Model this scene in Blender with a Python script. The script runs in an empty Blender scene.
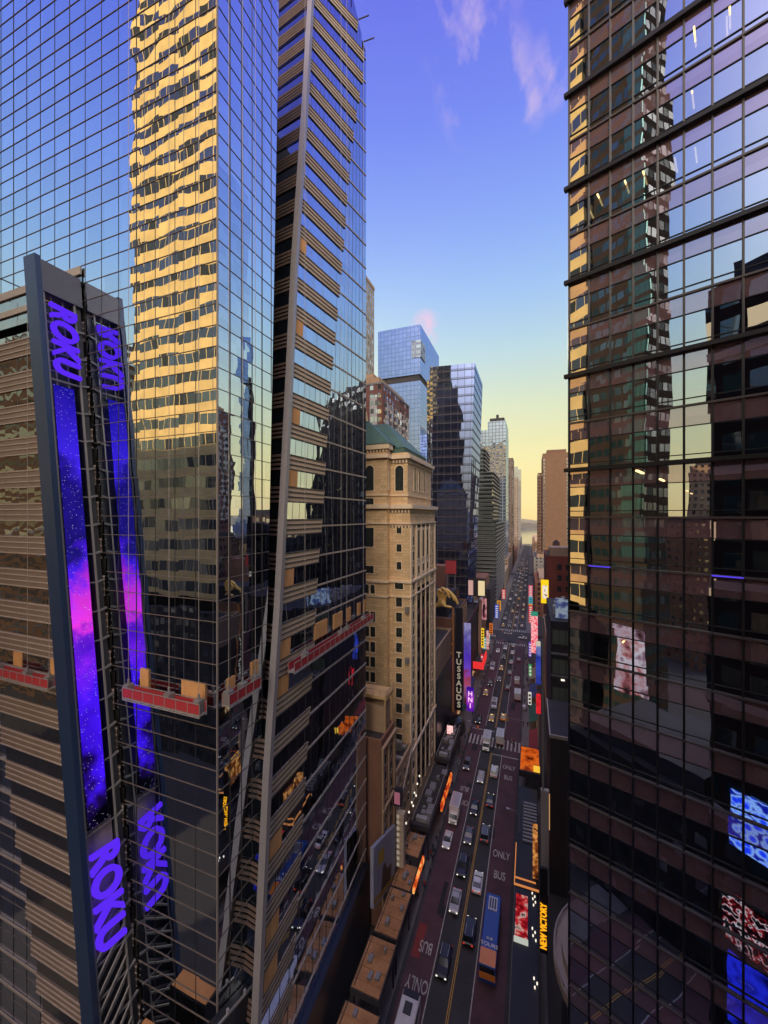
# photo-matched city street scene
import bpy, bmesh, math, random
from mathutils import Vector, Matrix
random.seed(42)
scene = bpy.context.scene
COL = scene.collection
OFF = {}

# ------------------------------------------------------------------ helpers
def lin(c):
    c = c/255.0
    return c/12.92 if c <= 0.04045 else ((c+0.055)/1.055)**2.4
def S(r, g, b): return (lin(r), lin(g), lin(b), 1)

class MB:
    def __init__(self): self.v=[]; self.f=[]; self.uv=[]; self.m=[]
    def quad(self, a, b, c, d, uv=None, mi=0):
        n=len(self.v); self.v += [tuple(a),tuple(b),tuple(c),tuple(d)]
        self.f.append((n,n+1,n+2,n+3)); self.m.append(mi)
        if uv is None:
            a,b,c,d=[Vector(x) for x in (a,b,c,d)]
            w=(b-a).length; h=(d-a).length
            uv=((0,0),(w,0),(w,h),(0,h))
        self.uv.append(list(uv))
    def poly(self, pts, mi=0, uv=None):
        n=len(self.v); self.v += [tuple(p) for p in pts]
        self.f.append(tuple(range(n,n+len(pts)))); self.m.append(mi)
        self.uv.append(uv or [(p[0],p[1]) for p in pts])
    def box(self, x0,x1,y0,y1,z0,z1, mi=0, bottom=True, M=None):
        P=[Vector((x,y,z)) for z in (z0,z1) for y in (y0,y1) for x in (x0,x1)]
        if M is not None: P=[M@p for p in P]
        q=self.quad
        def uvs(l0,l1): return ((l0,z0),(l1,z0),(l1,z1),(l0,z1))
        q(P[0],P[1],P[5],P[4],uvs(x0,x1),mi)
        q(P[1],P[3],P[7],P[5],uvs(y0,y1),mi)
        q(P[3],P[2],P[6],P[7],uvs(-x1,-x0),mi)
        q(P[2],P[0],P[4],P[6],uvs(-y1,-y0),mi)
        q(P[4],P[5],P[7],P[6],((x0,y0),(x1,y0),(x1,y1),(x0,y1)),mi)
        if bottom: q(P[2],P[3],P[1],P[0],None,mi)
        return self
    def bar(self, p, q, w, h=None, mi=0, up=(0,0,1)):
        p=Vector(p); q=Vector(q); d=(q-p); L=d.length
        if L<1e-6: return self
        d/=L; u=Vector(up)
        if abs(d.dot(u))>0.98: u=Vector((0,1,0))
        s=d.cross(u).normalized(); t=s.cross(d).normalized(); h=h or w
        c=[(-w/2,-h/2),(w/2,-h/2),(w/2,h/2),(-w/2,h/2)]
        A=[p+s*a+t*b for a,b in c]; B=[q+s*a+t*b for a,b in c]
        for i in range(4):
            j=(i+1)%4; self.quad(A[i],A[j],B[j],B[i],None,mi)
        self.quad(A[3],A[2],A[1],A[0],None,mi); self.quad(B[0],B[1],B[2],B[3],None,mi)
        return self
    def cyl(self, p, q, r, r2=None, n=10, mi=0):
        p=Vector(p); q=Vector(q); d=(q-p).normalized(); r2=r if r2 is None else r2
        u=Vector((0,0,1)) if abs(d.z)<0.95 else Vector((1,0,0))
        s=d.cross(u).normalized(); t=s.cross(d)
        A=[p+(s*math.cos(2*math.pi*i/n)+t*math.sin(2*math.pi*i/n))*r for i in range(n)]
        B=[q+(s*math.cos(2*math.pi*i/n)+t*math.sin(2*math.pi*i/n))*r2 for i in range(n)]
        for i in range(n):
            j=(i+1)%n; self.quad(A[i],A[j],B[j],B[i],None,mi)
        self.poly(list(reversed(A)),mi); self.poly(B,mi)
        return self
    def prism(self, poly, z0, z1, mi=0):
        n=len(poly); s=0
        for i in range(n):
            a=poly[i]; b=poly[(i+1)%n]; L=math.hypot(b[0]-a[0],b[1]-a[1])
            self.quad((a[0],a[1],z0),(b[0],b[1],z0),(b[0],b[1],z1),(a[0],a[1],z1),((s,z0),(s+L,z0),(s+L,z1),(s,z1)),mi); s+=L
        self.poly([(a[0],a[1],z1) for a in poly],mi)
        return self
    def prof(self, pts, y0, y1, mi=0, inset=0.0):     # profile in xz extruded over y
        n=len(pts)
        A=[(x,y0,z) for x,z in pts]; B=[(x,y1,z) for x,z in pts]
        for i in range(n):
            j=(i+1)%n; self.quad(A[j],A[i],B[i],B[j],None,mi)
        self.poly(A,mi); self.poly(list(reversed(B)),mi)
        return self
    def build(self, name, mat, parent=None, smooth=False, label=None, stuff=False):
        off=Vector(OFF.get(parent.name,(0,0,0))) if parent else Vector((0,0,0))
        me=bpy.data.meshes.new(name)
        me.from_pydata([tuple(Vector(v)-off) for v in self.v],[],self.f)
        ul=me.uv_layers.new(name='UVMap'); k=0
        for u in self.uv:
            for c in u: ul.data[k].uv=c; k+=1
        mats=mat if isinstance(mat,(list,tuple)) else [mat]
        for m in mats: me.materials.append(m)
        me.polygons.foreach_set('material_index',self.m)
        if smooth: me.polygons.foreach_set('use_smooth',[True]*len(self.f))
        me.update()
        o=bpy.data.objects.new(name,me); COL.objects.link(o)
        if parent: o.parent=parent; OFF[o.name]=tuple(off)
        if label: o['label']=label
        if stuff: o['kind']='stuff'
        return o

def thing(name, label, cat, loc=(0,0,0), group=None):
    o=bpy.data.objects.new(name,None); COL.objects.link(o); o.location=loc
    o.empty_display_size=0.5
    OFF[o.name]=tuple(loc); o['label']=label; o['category']=cat
    if group: o['group']=group
    return o
def tag(o, label, cat, group=None):
    o['label']=label; o['category']=cat
    if group: o['group']=group
    return o
def struct(o): o['kind']='structure'; return o
def dup(root, loc, rz=0.0, label=None, group=None, scale=None):
    r=root.copy(); COL.objects.link(r); r.location=loc; r.rotation_euler=(0,0,rz)
    if label: r['label']=label
    if group: r['group']=group
    if scale: r.scale=scale
    for ch in list(root.children):
        c=ch.copy(); COL.objects.link(c); c.parent=r
        for g in list(ch.children):
            d=g.copy(); COL.objects.link(d); d.parent=c
    return r
def recolor(root, names, m):
    for ch in root.children:
        if ch.name.split('.')[0] in names:
            ch.material_slots[0].link='OBJECT'; ch.material_slots[0].material=m
def text_mesh(name, s, size, ext, m, M, parent=None, bold=0.0, shear=0.0, align='CENTER', spacing=1.0, sx=1.0):
    cu=bpy.data.curves.new(name,'FONT'); cu.body=s; cu.size=size; cu.extrude=ext; cu.offset=bold; cu.shear=shear
    cu.align_x=align; cu.align_y='CENTER'; cu.space_character=spacing
    t=bpy.data.objects.new(name,cu); COL.objects.link(t)
    dg=bpy.context.evaluated_depsgraph_get(); me=bpy.data.meshes.new_from_object(t.evaluated_get(dg))
    bpy.data.objects.remove(t); bpy.data.curves.remove(cu)
    me.transform(Matrix.Diagonal((sx,1,1,1)))
    off=Vector(OFF.get(parent.name,(0,0,0))) if parent else Vector((0,0,0))
    me.transform(Matrix.Translation(-off)@M)
    me.materials.clear(); me.materials.append(m); me.name=name
    o=bpy.data.objects.new(name,me); COL.objects.link(o)
    if parent: o.parent=parent; OFF[o.name]=tuple(off)
    return o
def frame_mat(o, x, y):     # matrix from origin, x axis, y axis
    x=Vector(x).normalized(); y=Vector(y); y=(y-x*y.dot(x)).normalized(); z=x.cross(y)
    M=Matrix.Identity(4)
    for i in range(3): M[i][0]=x[i]; M[i][1]=y[i]; M[i][2]=z[i]; M[i][3]=o[i]
    return M

# ------------------------------------------------------------------ materials
def newmat(name):
    m=bpy.data.materials.new(name); m.use_nodes=True; nt=m.node_tree; nt.nodes.clear()
    out=nt.nodes.new('ShaderNodeOutputMaterial'); return m,nt,out
def N(nt, t, **kw):
    n=nt.nodes.new(t)
    for k,v in kw.items(): setattr(n,k,v)
    return n
def math_(nt, op, a, b=None, clamp=False):
    n=N(nt,'ShaderNodeMath',operation=op); n.use_clamp=clamp
    for i,x in enumerate((a,b)):
        if x is None: continue
        if isinstance(x,(int,float)): n.inputs[i].default_value=x
        else: nt.links.new(x,n.inputs[i])
    return n.outputs[0]
def mixc(nt, fac, a, b, mode='MIX'):
    n=N(nt,'ShaderNodeMix',data_type='RGBA',blend_type=mode)
    for s,x in ((n.inputs[0],fac),(n.inputs[6],a),(n.inputs[7],b)):
        if hasattr(x,'links') or hasattr(x,'is_linked'): nt.links.new(x,s)
        elif isinstance(x,(int,float)): s.default_value=x
        else: s.default_value=x if len(x)==4 else (*x,1)
    return n.outputs[2]
def ramp(nt, fac, stops, mode='LINEAR'):
    n=N(nt,'ShaderNodeValToRGB'); cr=n.color_ramp; cr.interpolation=mode
    while len(cr.elements)<len(stops): cr.elements.new(0.5)
    for e,(p,c) in zip(cr.elements,stops): e.position=p; e.color=c
    nt.links.new(fac,n.inputs[0]); return n.outputs[0]
def wall(name, col, var=0.25, scale=0.35, rough=0.8, spec=0.25, streak=True, metal=0.0, fine=3.0):
    m,nt,out=newmat(name)
    b=N(nt,'ShaderNodeBsdfPrincipled'); b.inputs['Roughness'].default_value=rough
    b.inputs['Specular IOR Level'].default_value=spec; b.inputs['Metallic'].default_value=metal
    tc=N(nt,'ShaderNodeNewGeometry')
    mp=N(nt,'ShaderNodeMapping'); mp.inputs['Scale'].default_value=(1,1,0.3 if streak else 1)
    nt.links.new(tc.outputs['Position'],mp.inputs[0])
    n1=N(nt,'ShaderNodeTexNoise'); n1.inputs['Scale'].default_value=scale; n1.inputs['Detail'].default_value=5
    n2=N(nt,'ShaderNodeTexNoise'); n2.inputs['Scale'].default_value=fine; n2.inputs['Detail'].default_value=3
    nt.links.new(mp.outputs[0],n1.inputs[0]); nt.links.new(mp.outputs[0],n2.inputs[0])
    s=math_(nt,'ADD',n1.outputs[0],math_(nt,'MULTIPLY',n2.outputs[0],0.5))
    f=math_(nt,'SUBTRACT',s,0.25,True)
    lo=tuple(c*(1-var) for c in col[:3])+(1,); hi=tuple(min(1,c*(1+var)) for c in col[:3])+(1,)
    c=mixc(nt,f,lo,hi); nt.links.new(c,b.inputs['Base Color'])
    nt.links.new(b.outputs[0],out.inputs[0]); return m
def plain(name, col, rough=0.5, metal=0.0, spec=0.5):
    m,nt,out=newmat(name); b=N(nt,'ShaderNodeBsdfPrincipled')
    tc=N(nt,'ShaderNodeTexCoord'); n1=N(nt,'ShaderNodeTexNoise'); n1.inputs['Scale'].default_value=2.5
    nt.links.new(tc.outputs['Object'],n1.inputs[0])
    c=mixc(nt,n1.outputs[0],tuple(x*0.85 for x in col[:3]),tuple(min(1,x*1.12) for x in col[:3]))
    nt.links.new(c,b.inputs['Base Color'])
    b.inputs['Roughness'].default_value=rough; b.inputs['Metallic'].default_value=metal; b.inputs['Specular IOR Level'].default_value=spec
    nt.links.new(b.outputs[0],out.inputs[0]); return m
def emit(name, col, st):
    m,nt,out=newmat(name); e=N(nt,'ShaderNodeEmission'); e.inputs[0].default_value=col; e.inputs[1].default_value=st
    nt.links.new(e.outputs[0],out.inputs[0]); return m
def glass(name, pw=2.7, ph=2.0, refl=0.72, tint=(0.86,0.9,0.97,1), dark=(0.008,0.012,0.016,1), tilt=0.006, wave=0.010, wscale=0.3,
          linew=0.0, lineh=0.0, linecol=(0.03,0.03,0.035,1), band=None, bandcol=None, see=0.0, rough=0.0, bandrefl=0.3):
    """mirror-like facade glass: panes tilt slightly and bow, so reflections break up; optional mullion lines and spandrel band"""
    m,nt,out=newmat(name); L=nt.links.new
    uv=N(nt,'ShaderNodeUVMap'); uv.uv_map='UVMap'
    sep=N(nt,'ShaderNodeSeparateXYZ'); L(uv.outputs[0],sep.inputs[0])
    u=math_(nt,'DIVIDE',sep.outputs[0],pw); v=math_(nt,'DIVIDE',sep.outputs[1],ph)
    cmb=N(nt,'ShaderNodeCombineXYZ'); L(math_(nt,'FLOOR',u),cmb.inputs[0]); L(math_(nt,'FLOOR',v),cmb.inputs[1])
    wn=N(nt,'ShaderNodeTexWhiteNoise',noise_dimensions='3D'); L(cmb.outputs[0],wn.inputs[0])
    def vm(op,a,b=None,scale=None):
        n=N(nt,'ShaderNodeVectorMath',operation=op)
        if hasattr(a,'is_linked'): L(a,n.inputs[0])
        else: n.inputs[0].default_value=a
        if b is not None:
            if hasattr(b,'is_linked'): L(b,n.inputs[1])
            else: n.inputs[1].default_value=b
        if scale is not None: n.inputs[3].default_value=scale
        return n.outputs[0]
    a=vm('SCALE',vm('SUBTRACT',wn.outputs[1],(.5,.5,.5)),scale=tilt*2)
    g=N(nt,'ShaderNodeNewGeometry')
    off=vm('SCALE',wn.outputs[1],scale=7.0)
    ns=N(nt,'ShaderNodeTexNoise'); ns.inputs['Scale'].default_value=wscale; ns.inputs['Detail'].default_value=1.5
    L(vm('ADD',g.outputs['Position'],off) if tilt>0.004 else g.outputs['Position'],ns.inputs[0])
    b=vm('SCALE',vm('SUBTRACT',ns.outputs[1],(.5,.5,.5)),scale=wave*2)
    nrm=vm('NORMALIZE',vm('ADD',g.outputs['Normal'],vm('ADD',a,b)))
    gl=N(nt,'ShaderNodeBsdfGlossy'); gl.inputs['Roughness'].default_value=rough; gl.inputs[0].default_value=tint; L(nrm,gl.inputs['Normal'])
    df=N(nt,'ShaderNodeBsdfDiffuse'); df.inputs[0].default_value=dark
    base=df.outputs[0]
    if see>0:
        tr=N(nt,'ShaderNodeBsdfTransparent'); tr.inputs[0].default_value=(0.42,0.52,0.52,1)
        mx=N(nt,'ShaderNodeMixShader'); mx.inputs[0].default_value=see; L(base,mx.inputs[1]); L(tr.outputs[0],mx.inputs[2]); base=mx.outputs[0]
    lw=N(nt,'ShaderNodeLayerWeight'); lw.inputs[0].default_value=0.5
    fac=math_(nt,'ADD',math_(nt,'MULTIPLY',math_(nt,'POWER',lw.outputs['Facing'],3.0),1-refl),refl,True)
    fac=math_(nt,'MULTIPLY',fac,math_(nt,'ADD',math_(nt,'MULTIPLY',wn.outputs[0],0.10),0.92),True)
    mx=N(nt,'ShaderNodeMixShader'); L(fac,mx.inputs[0]); L(base,mx.inputs[1]); L(gl.outputs[0],mx.inputs[2]); res=mx.outputs[0]
    fu=math_(nt,'FRACT',u); fv=math_(nt,'FRACT',v)
    if band:
        bd=N(nt,'ShaderNodeBsdfDiffuse'); bd.inputs[0].default_value=bandcol
        mb=N(nt,'ShaderNodeMixShader'); mb.inputs[0].default_value=bandrefl; L(bd.outputs[0],mb.inputs[1]); L(gl.outputs[0],mb.inputs[2])
        mk=math_(nt,'LESS_THAN',fv,band)
        m2=N(nt,'ShaderNodeMixShader'); L(mk,m2.inputs[0]); L(res,m2.inputs[1]); L(mb.outputs[0],m2.inputs[2]); res=m2.outputs[0]
    if linew or lineh:
        ln=math_(nt,'MAXIMUM',math_(nt,'LESS_THAN',fu,linew/pw),math_(nt,'LESS_THAN',fv,lineh/ph))
        ld=N(nt,'ShaderNodeBsdfDiffuse'); ld.inputs[0].default_value=linecol
        m3=N(nt,'ShaderNodeMixShader'); L(ln,m3.inputs[0]); L(res,m3.inputs[1]); L(ld.outputs[0],m3.inputs[2]); res=m3.outputs[0]
    L(res,out.inputs[0]); return m
def punched(name, wallc, cw, ch, fw, fh, wincol=(0.02,0.025,0.03,1), refl=0.35, var=0.25, sill=None, lit=0.0):
    """masonry with a regular grid of windows, for buildings a few pixels wide"""
    m,nt,out=newmat(name); L=nt.links.new
    uv=N(nt,'ShaderNodeUVMap'); uv.uv_map='UVMap'
    sep=N(nt,'ShaderNodeSeparateXYZ'); L(uv.outputs[0],sep.inputs[0])
    u=math_(nt,'DIVIDE',sep.outputs[0],cw); v=math_(nt,'DIVIDE',sep.outputs[1],ch)
    fu=math_(nt,'FRACT',u); fv=math_(nt,'FRACT',v)
    mk=math_(nt,'MULTIPLY',math_(nt,'LESS_THAN',math_(nt,'ABSOLUTE',math_(nt,'SUBTRACT',fu,0.5)),fw/2),
             math_(nt,'LESS_THAN',math_(nt,'ABSOLUTE',math_(nt,'SUBTRACT',fv,0.5)),fh/2))
    g=N(nt,'ShaderNodeNewGeometry'); sz=N(nt,'ShaderNodeSeparateXYZ'); L(g.outputs['Normal'],sz.inputs[0])
    mk=math_(nt,'MULTIPLY',mk,math_(nt,'LESS_THAN',math_(nt,'ABSOLUTE',sz.outputs[2]),0.5))
    n1=N(nt,'ShaderNodeTexNoise'); n1.inputs['Scale'].default_value=0.2; n1.inputs['Detail'].default_value=6; L(g.outputs['Position'],n1.inputs[0])
    c=mixc(nt,n1.outputs[0],tuple(x*(1-var) for x in wallc[:3]),tuple(x*(1+var) for x in wallc[:3]))
    d=N(nt,'ShaderNodeBsdfDiffuse'); L(c,d.inputs[0])
    wd=N(nt,'ShaderNodeBsdfDiffuse'); wd.inputs[0].default_value=wincol
    gl=N(nt,'ShaderNodeBsdfGlossy'); gl.inputs['Roughness'].default_value=0.03; gl.inputs[0].default_value=(.85,.9,.95,1)
    cmb=N(nt,'ShaderNodeCombineXYZ'); L(math_(nt,'FLOOR',u),cmb.inputs[0]); L(math_(nt,'FLOOR',v),cmb.inputs[1])
    wn=N(nt,'ShaderNodeTexWhiteNoise',noise_dimensions='3D'); L(cmb.outputs[0],wn.inputs[0])
    mx=N(nt,'ShaderNodeMixShader'); L(math_(nt,'MULTIPLY',wn.outputs[0],refl*2),mx.inputs[0]); L(wd.outputs[0],mx.inputs[1]); L(gl.outputs[0],mx.inputs[2]); w=mx.outputs[0]
    if lit>0:
        em=N(nt,'ShaderNodeEmission'); em.inputs[0].default_value=(1,.72,.4,1); em.inputs[1].default_value=0.8
        ml=N(nt,'ShaderNodeMixShader'); L(math_(nt,'LESS_THAN',wn.outputs[0],lit),ml.inputs[0]); L(w,ml.inputs[1]); L(em.outputs[0],ml.inputs[2]); w=ml.outputs[0]
    mo=N(nt,'ShaderNodeMixShader'); L(mk,mo.inputs[0]); L(d.outputs[0],mo.inputs[1]); L(w,mo.inputs[2]); L(mo.outputs[0],out.inputs[0])
    return m
def led(name, stops, scale=1.0, kind='noise', axis=2, z0=0, z1=1, st=1.0, sparks=0.0):
    """a lit screen: picture from a ramp along height plus noise and star specks"""
    m,nt,out=newmat(name); L=nt.links.new
    g=N(nt,'ShaderNodeNewGeometry'); sp=N(nt,'ShaderNodeSeparateXYZ'); L(g.outputs['Position'],sp.inputs[0])
    t=math_(nt,'DIVIDE',math_(nt,'SUBTRACT',sp.outputs[axis],z0),z1-z0)
    n1=N(nt,'ShaderNodeTexNoise'); n1.inputs['Scale'].default_value=scale; n1.inputs['Detail'].default_value=6; L(g.outputs['Position'],n1.inputs[0])
    if kind=='noise': t=math_(nt,'ADD',t,math_(nt,'MULTIPLY',math_(nt,'SUBTRACT',n1.outputs[0],0.5),0.35))
    elif kind=='blob': t=n1.outputs[0]
    elif kind=='voronoi':
        vr=N(nt,'ShaderNodeTexVoronoi'); vr.inputs['Scale'].default_value=scale; L(g.outputs['Position'],vr.inputs[0]); t=vr.outputs['Distance']
    c=ramp(nt,t,stops)
    if kind=='noise':
        c=mixc(nt,1.0,c,ramp(nt,n1.outputs[0],[(0.3,(.6,.6,.6,1)),(0.7,(1.2,1.2,1.2,1))]),'MULTIPLY')
    if sparks:
        vr=N(nt,'ShaderNodeTexVoronoi'); vr.inputs['Scale'].default_value=sparks; L(g.outputs['Position'],vr.inputs[0])
        c=mixc(nt,math_(nt,'LESS_THAN',vr.outputs['Distance'],0.10),c,(.75,.65,1,1))
    e=N(nt,'ShaderNodeEmission'); L(c,e.inputs[0]); e.inputs[1].default_value=st
    L(e.outputs[0],out.inputs[0]); return m

M={}
M['asphalt']=wall('asphalt',(.050,.049,.056),.45,.15,.85,.3,False)
M['red_lane']=wall('red_bus_lane_paint',(.088,.045,.057),.4,.3,.8,.3,False)
M['sidewalk']=wall('sidewalk_concrete',(.16,.15,.15),.3,.4,.9,.2,False)
M['ground']=wall('city_ground',(.05,.048,.048),.3,.05,.9,.2,False)
M['paint']=wall('road_paint',(.40,.38,.36),.75,1.1,.7,.3,False,fine=6)
M['yellow']=wall('yellow_line_paint',(.55,.32,.06),.25,1.5,.7,.3,False)
M['bar_dark']=plain('dark_bronze_mullion',(.05,.045,.045),.5,0.3)
M['bar_beige']=plain('beige_metal_trim',(.42,.36,.31),.45,.2)
M['post']=plain('pale_metal_post',(.36,.34,.35),.4,.3)
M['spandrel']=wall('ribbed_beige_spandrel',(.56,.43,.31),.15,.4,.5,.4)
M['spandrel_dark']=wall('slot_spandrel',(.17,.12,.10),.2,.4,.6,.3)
M['tower_glass']=glass('blue_mirror_glass',2.7,2.0,.84,(.82,.90,1,1),(.006,.008,.012,1),tilt=.004,wave=.0085,wscale=.28)
M['wing_glass']=glass('wing_mirror_glass',1.35,4.0,.72,(.72,.82,1,1),tilt=.003,wave=.010,wscale=.2)
M['stripe_glass']=glass('window_band_glass',1.5,4.0,.33,(.9,.9,.9,1),(.02,.019,.018,1),tilt=.006,wave=.03,wscale=.3)
M['dark_panel']=plain('dark_blue_metal_panel',(.022,.026,.040),.35,.2)
M['fin']=plain('navy_fin_metal',(.022,.045,.11),.35,.25)
M['fin_top']=plain('graphite_metal',(.10,.10,.13),.4,.2)
M['steel']=plain('grey_steel',(.26,.25,.25),.5,.3)
M['dark_steel']=plain('dark_steel',(.05,.05,.055),.5,.4)
M['plywood']=wall('plywood_board',(.62,.33,.14),.2,1.5,.8,.2)
M['red']=plain('red_mesh_guard',(.42,.035,.045),.6)
M['cable']=plain('steel_cable',(.45,.42,.4),.5,.3)
M['alu']=plain('aluminium',(.5,.48,.47),.4,.5)
def coursed(name,col,var,joint):
    m=wall(name,col,var,.30,.8,.2); nt=m.node_tree; b=[n for n in nt.nodes if n.type=='BSDF_PRINCIPLED'][0]; src=b.inputs['Base Color'].links[0].from_socket
    uv=N(nt,'ShaderNodeUVMap'); uv.uv_map='UVMap'
    br=N(nt,'ShaderNodeTexBrick'); br.inputs['Scale'].default_value=1.0; br.inputs['Brick Width'].default_value=1.5; br.inputs['Row Height'].default_value=.62; br.inputs['Mortar Size'].default_value=.035
    br.inputs['Color1'].default_value=(1,1,1,1); br.inputs['Color2'].default_value=(.80,.78,.76,1); br.inputs['Mortar'].default_value=(joint,joint*.95,joint*.9,1)
    nt.links.new(uv.outputs[0],br.inputs[0]); nt.links.new(mixc(nt,1.0,src,br.outputs[0],'MULTIPLY'),b.inputs['Base Color']); return m
M['limestone']=coursed('cream_terracotta',(.88,.62,.37),.22,.72)
M['limestone_light']=wall('pale_terracotta_trim',(.90,.72,.52),.15,.6,.8,.2)
M['copper']=wall('green_copper_roof',(.085,.175,.150),.35,.5,.6,.3)
M['window']=glass('window_pane',1.0,1.6,.22,(.8,.9,.95,1),(.045,.055,.05,1),tilt=.03,wave=.02)
M['brick']=wall('brown_brick',(.23,.12,.085),.3,.5,.85,.2)
M['red_brick']=wall('red_brick',(.25,.075,.055),.3,.5,.85,.2)
M['tan']=wall('tan_stone',(.42,.29,.19),.25,.4,.85,.2)
M['greywall']=wall('grey_render',(.22,.21,.215),.25,.4,.85,.2)
M['darkwall']=wall('dark_wall',(.045,.042,.05),.3,.4,.7,.3)
M['roofdark']=wall('tar_roof',(.055,.05,.05),.45,.5,.9,.2,False)
M['rooforange']=wall('sodium_orange_deck',(.40,.20,.095),.6,.45,.85,.2,False)  # orange of sodium lamplight is put into the base colour
M['mauve']=glass('mauve_spandrel_glass',1.54,3.95,.46,(.86,.82,1,1),(.20,.12,.125,1),tilt=.003,wave=.004,wscale=.2)
M['vision']=glass('vision_glass',1.54,3.95,.70,(.78,.86,1,1),(.006,.01,.012,1),tilt=.006,wave=.007,wscale=.3,see=.8)
M['black']=plain('black_frame',(.012,.012,.014),.45,.2)
M['slab']=plain('interior_slab',(.10,.085,.075),.8)
M['inner']=plain('interior_wall',(.12,.11,.10),.8)
M['blind']=plain('teal_blind',(.16,.22,.22),.8)
M['lamp']=emit('ceiling_lamp_glow',(1,.62,.25,1),2.6)
M['white_lamp']=emit('white_bulb',(1,.90,.74,1),1.1)
M['tyre']=plain('tyre_rubber',(.015,.015,.015),.9)
M['rim']=plain('wheel_rim',(.3,.3,.3),.4,.7)
M['carglass']=plain('car_glass',(.012,.014,.018),.08,0,.8)
M['head']=emit('headlight_glow',(1,.93,.8,1),1.1)
M['tail']=emit('taillight_glow',(1,.05,.02,1),.55)

# ------------------------------------------------------------------ ground profile
def gz(y):
    if y<260: return 0.0
    return -min(14.0,(y-260)*0.0138)
YS=[-3000,-200,0,100,260,420,600,800,1000,1270]
def strip(name, x0, x1, dz, m, y0=-200, y1=1260, lab=None):
    b=MB(); ys=sorted(set([y0,y1]+[y for y in YS if y0<y<y1]+[260+k*40 for k in range(26) if y0<260+k*40<y1]))
    for a,c in zip(ys,ys[1:]):
        b.quad((x0,a,gz(a)+dz),(x1,a,gz(a)+dz),(x1,c,gz(c)+dz),(x0,c,gz(c)+dz),((x0,a),(x1,a),(x1,c),(x0,c)))
    return struct(b.build(name,m))
strip('ground',-3500,3500,-.012,M['ground'],-3000,1272)
strip('road',-19.3,-3.0,0.0,M['asphalt'])
strip('bus_lane',-18.7,-14.6,.004,M['red_lane'],-60,236)
strip('bus_lane',-8.1,-3.6,.004,M['red_lane'],-60,236)
for (x0,x1) in ((-24.6,-19.3),(-3.0,2.3)):
    b=MB()
    for (a,c) in ((-100,232),(252,520),(540,800),(820,1250)):
        ys=[a]+[y for y in [260+k*40 for k in range(26)] if a<y<c]+[c]
        for p,q in zip(ys,ys[1:]):
            za,zc=gz(p)+.13,gz(q)+.13
            b.quad((x0,p,za),(x1,p,za),(x1,q,zc),(x0,q,zc))
            b.quad((x0,p,za-.13),(x0,p,za),(x0,q,zc),(x0,q,zc-.13)); b.quad((x1,p,za),(x1,p,za-.13),(x1,q,zc-.13),(x1,q,zc))
    struct(b.build('sidewalk',M['sidewalk']))
# avenue crossing the street
b=MB(); b.quad((-600,233,.002),(-19.3,233,.002),(-19.3,251,.002),(-600,251,.002)); b.quad((-3,233,.002),(600,233,.002),(600,251,.002),(-3,251,.002))
struct(b.build('avenue',M['asphalt']))
def line(name,x,w,m,y0,y1,dz=.008):
    b=MB(); ys=sorted(set([y0,y1]+[260+k*40 for k in range(26) if y0<260+k*40<y1]))
    for a,c in zip(ys,ys[1:]): b.quad((x-w/2,a,gz(a)+dz),(x+w/2,a,gz(a)+dz),(x+w/2,c,gz(c)+dz),(x-w/2,c,gz(c)+dz))
    return struct(b.build(name,m))
for x in (-14.5,-8.2): line('lane_line',x,.16,M['paint'],-60,121); line('lane_line',x,.16,M['paint'],136,230); line('lane_line',x,.16,M['paint'],254,700)
for x in (-11.33,-11.07): line('centre_line',x,.11,M['yellow'],-60,121); line('centre_line',x,.11,M['yellow'],136,230); line('centre_line',x,.11,M['yellow'],254,900)
for (y0,y1) in ((124,129.5),(226,230),(253,257)):
    b=MB()
    for k in range(14):
        x=-18.6+k*1.15
        b.quad((x,y0,.01),(x+.5,y0,.01),(x+.5,y1,.01),(x,y1,.01))
    struct(b.build('crosswalk',M['paint']))
b=MB(); b.quad((-11,120.3,.009),(-3.4,120.3,.009),(-3.4,120.7,.009),(-11,120.7,.009)); b.quad((-18.6,133,.009),(-11.4,133,.009),(-11.4,133.4,.009),(-18.6,133.4,.009)); struct(b.build('stop_line',M['paint']))
def roadtext(s,x,y,flip,sy=2.6,sxx=.8):
    M_=frame_mat((x,y,.016),(-1 if flip else 1,0,0),(0,-1 if flip else 1,0))
    o=text_mesh('road_lettering',s,1.6,0,M['paint'],M_@Matrix.Diagonal((sxx,sy*.62,1,1)),None,bold=.02); struct(o)
roadtext('BUS',-16.4,62.6,True); roadtext('ONLY',-16.4,57.2,True)
roadtext('ONLY',-5.9,85.2,False); roadtext('BUS',-5.9,80.2,False)
roadtext('ONLY',-5.9,115.5,False); roadtext('BUS',-5.9,111.0,False)
roadtext('BUS',-16.4,102.6,True); roadtext('ONLY',-16.4,97.6,True)
b=MB(); b.quad((-18.4,60.5,.010),(-17.0,60.5,.010),(-17.0,66,.010),(-18.4,66,.010)); struct(b.build('lane_patch',wall('fresh_red_paint',(.22,.04,.04),.2,.5,.8,.3,False)))

random.seed(4)
tar=wall('fresh_tar',(.022,.021,.024),.3,.8,.7,.3,False); iron=plain('cast_iron_cover',(.03,.03,.032),.6,.5)
for k in range(16):
    x=random.uniform(-18,-6); y=random.uniform(50,225); w=random.uniform(.6,1.6); l=random.uniform(1.5,7); b=MB(); b.quad((x,y,.006),(x+w,y,.006),(x+w,y+l,.006),(x,y+l,.006)); struct(b.build('tar_patch',tar))
for k in range(14):
    x=random.choice((-16.5,-12.8,-9.6,-6)); y=random.uniform(48,220); b=MB(); b.poly([(x+.42*math.cos(a*math.pi/6),y+.42*math.sin(a*math.pi/6),.013) for a in range(12)]); struct(b.build('manhole_cover',iron))
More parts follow.
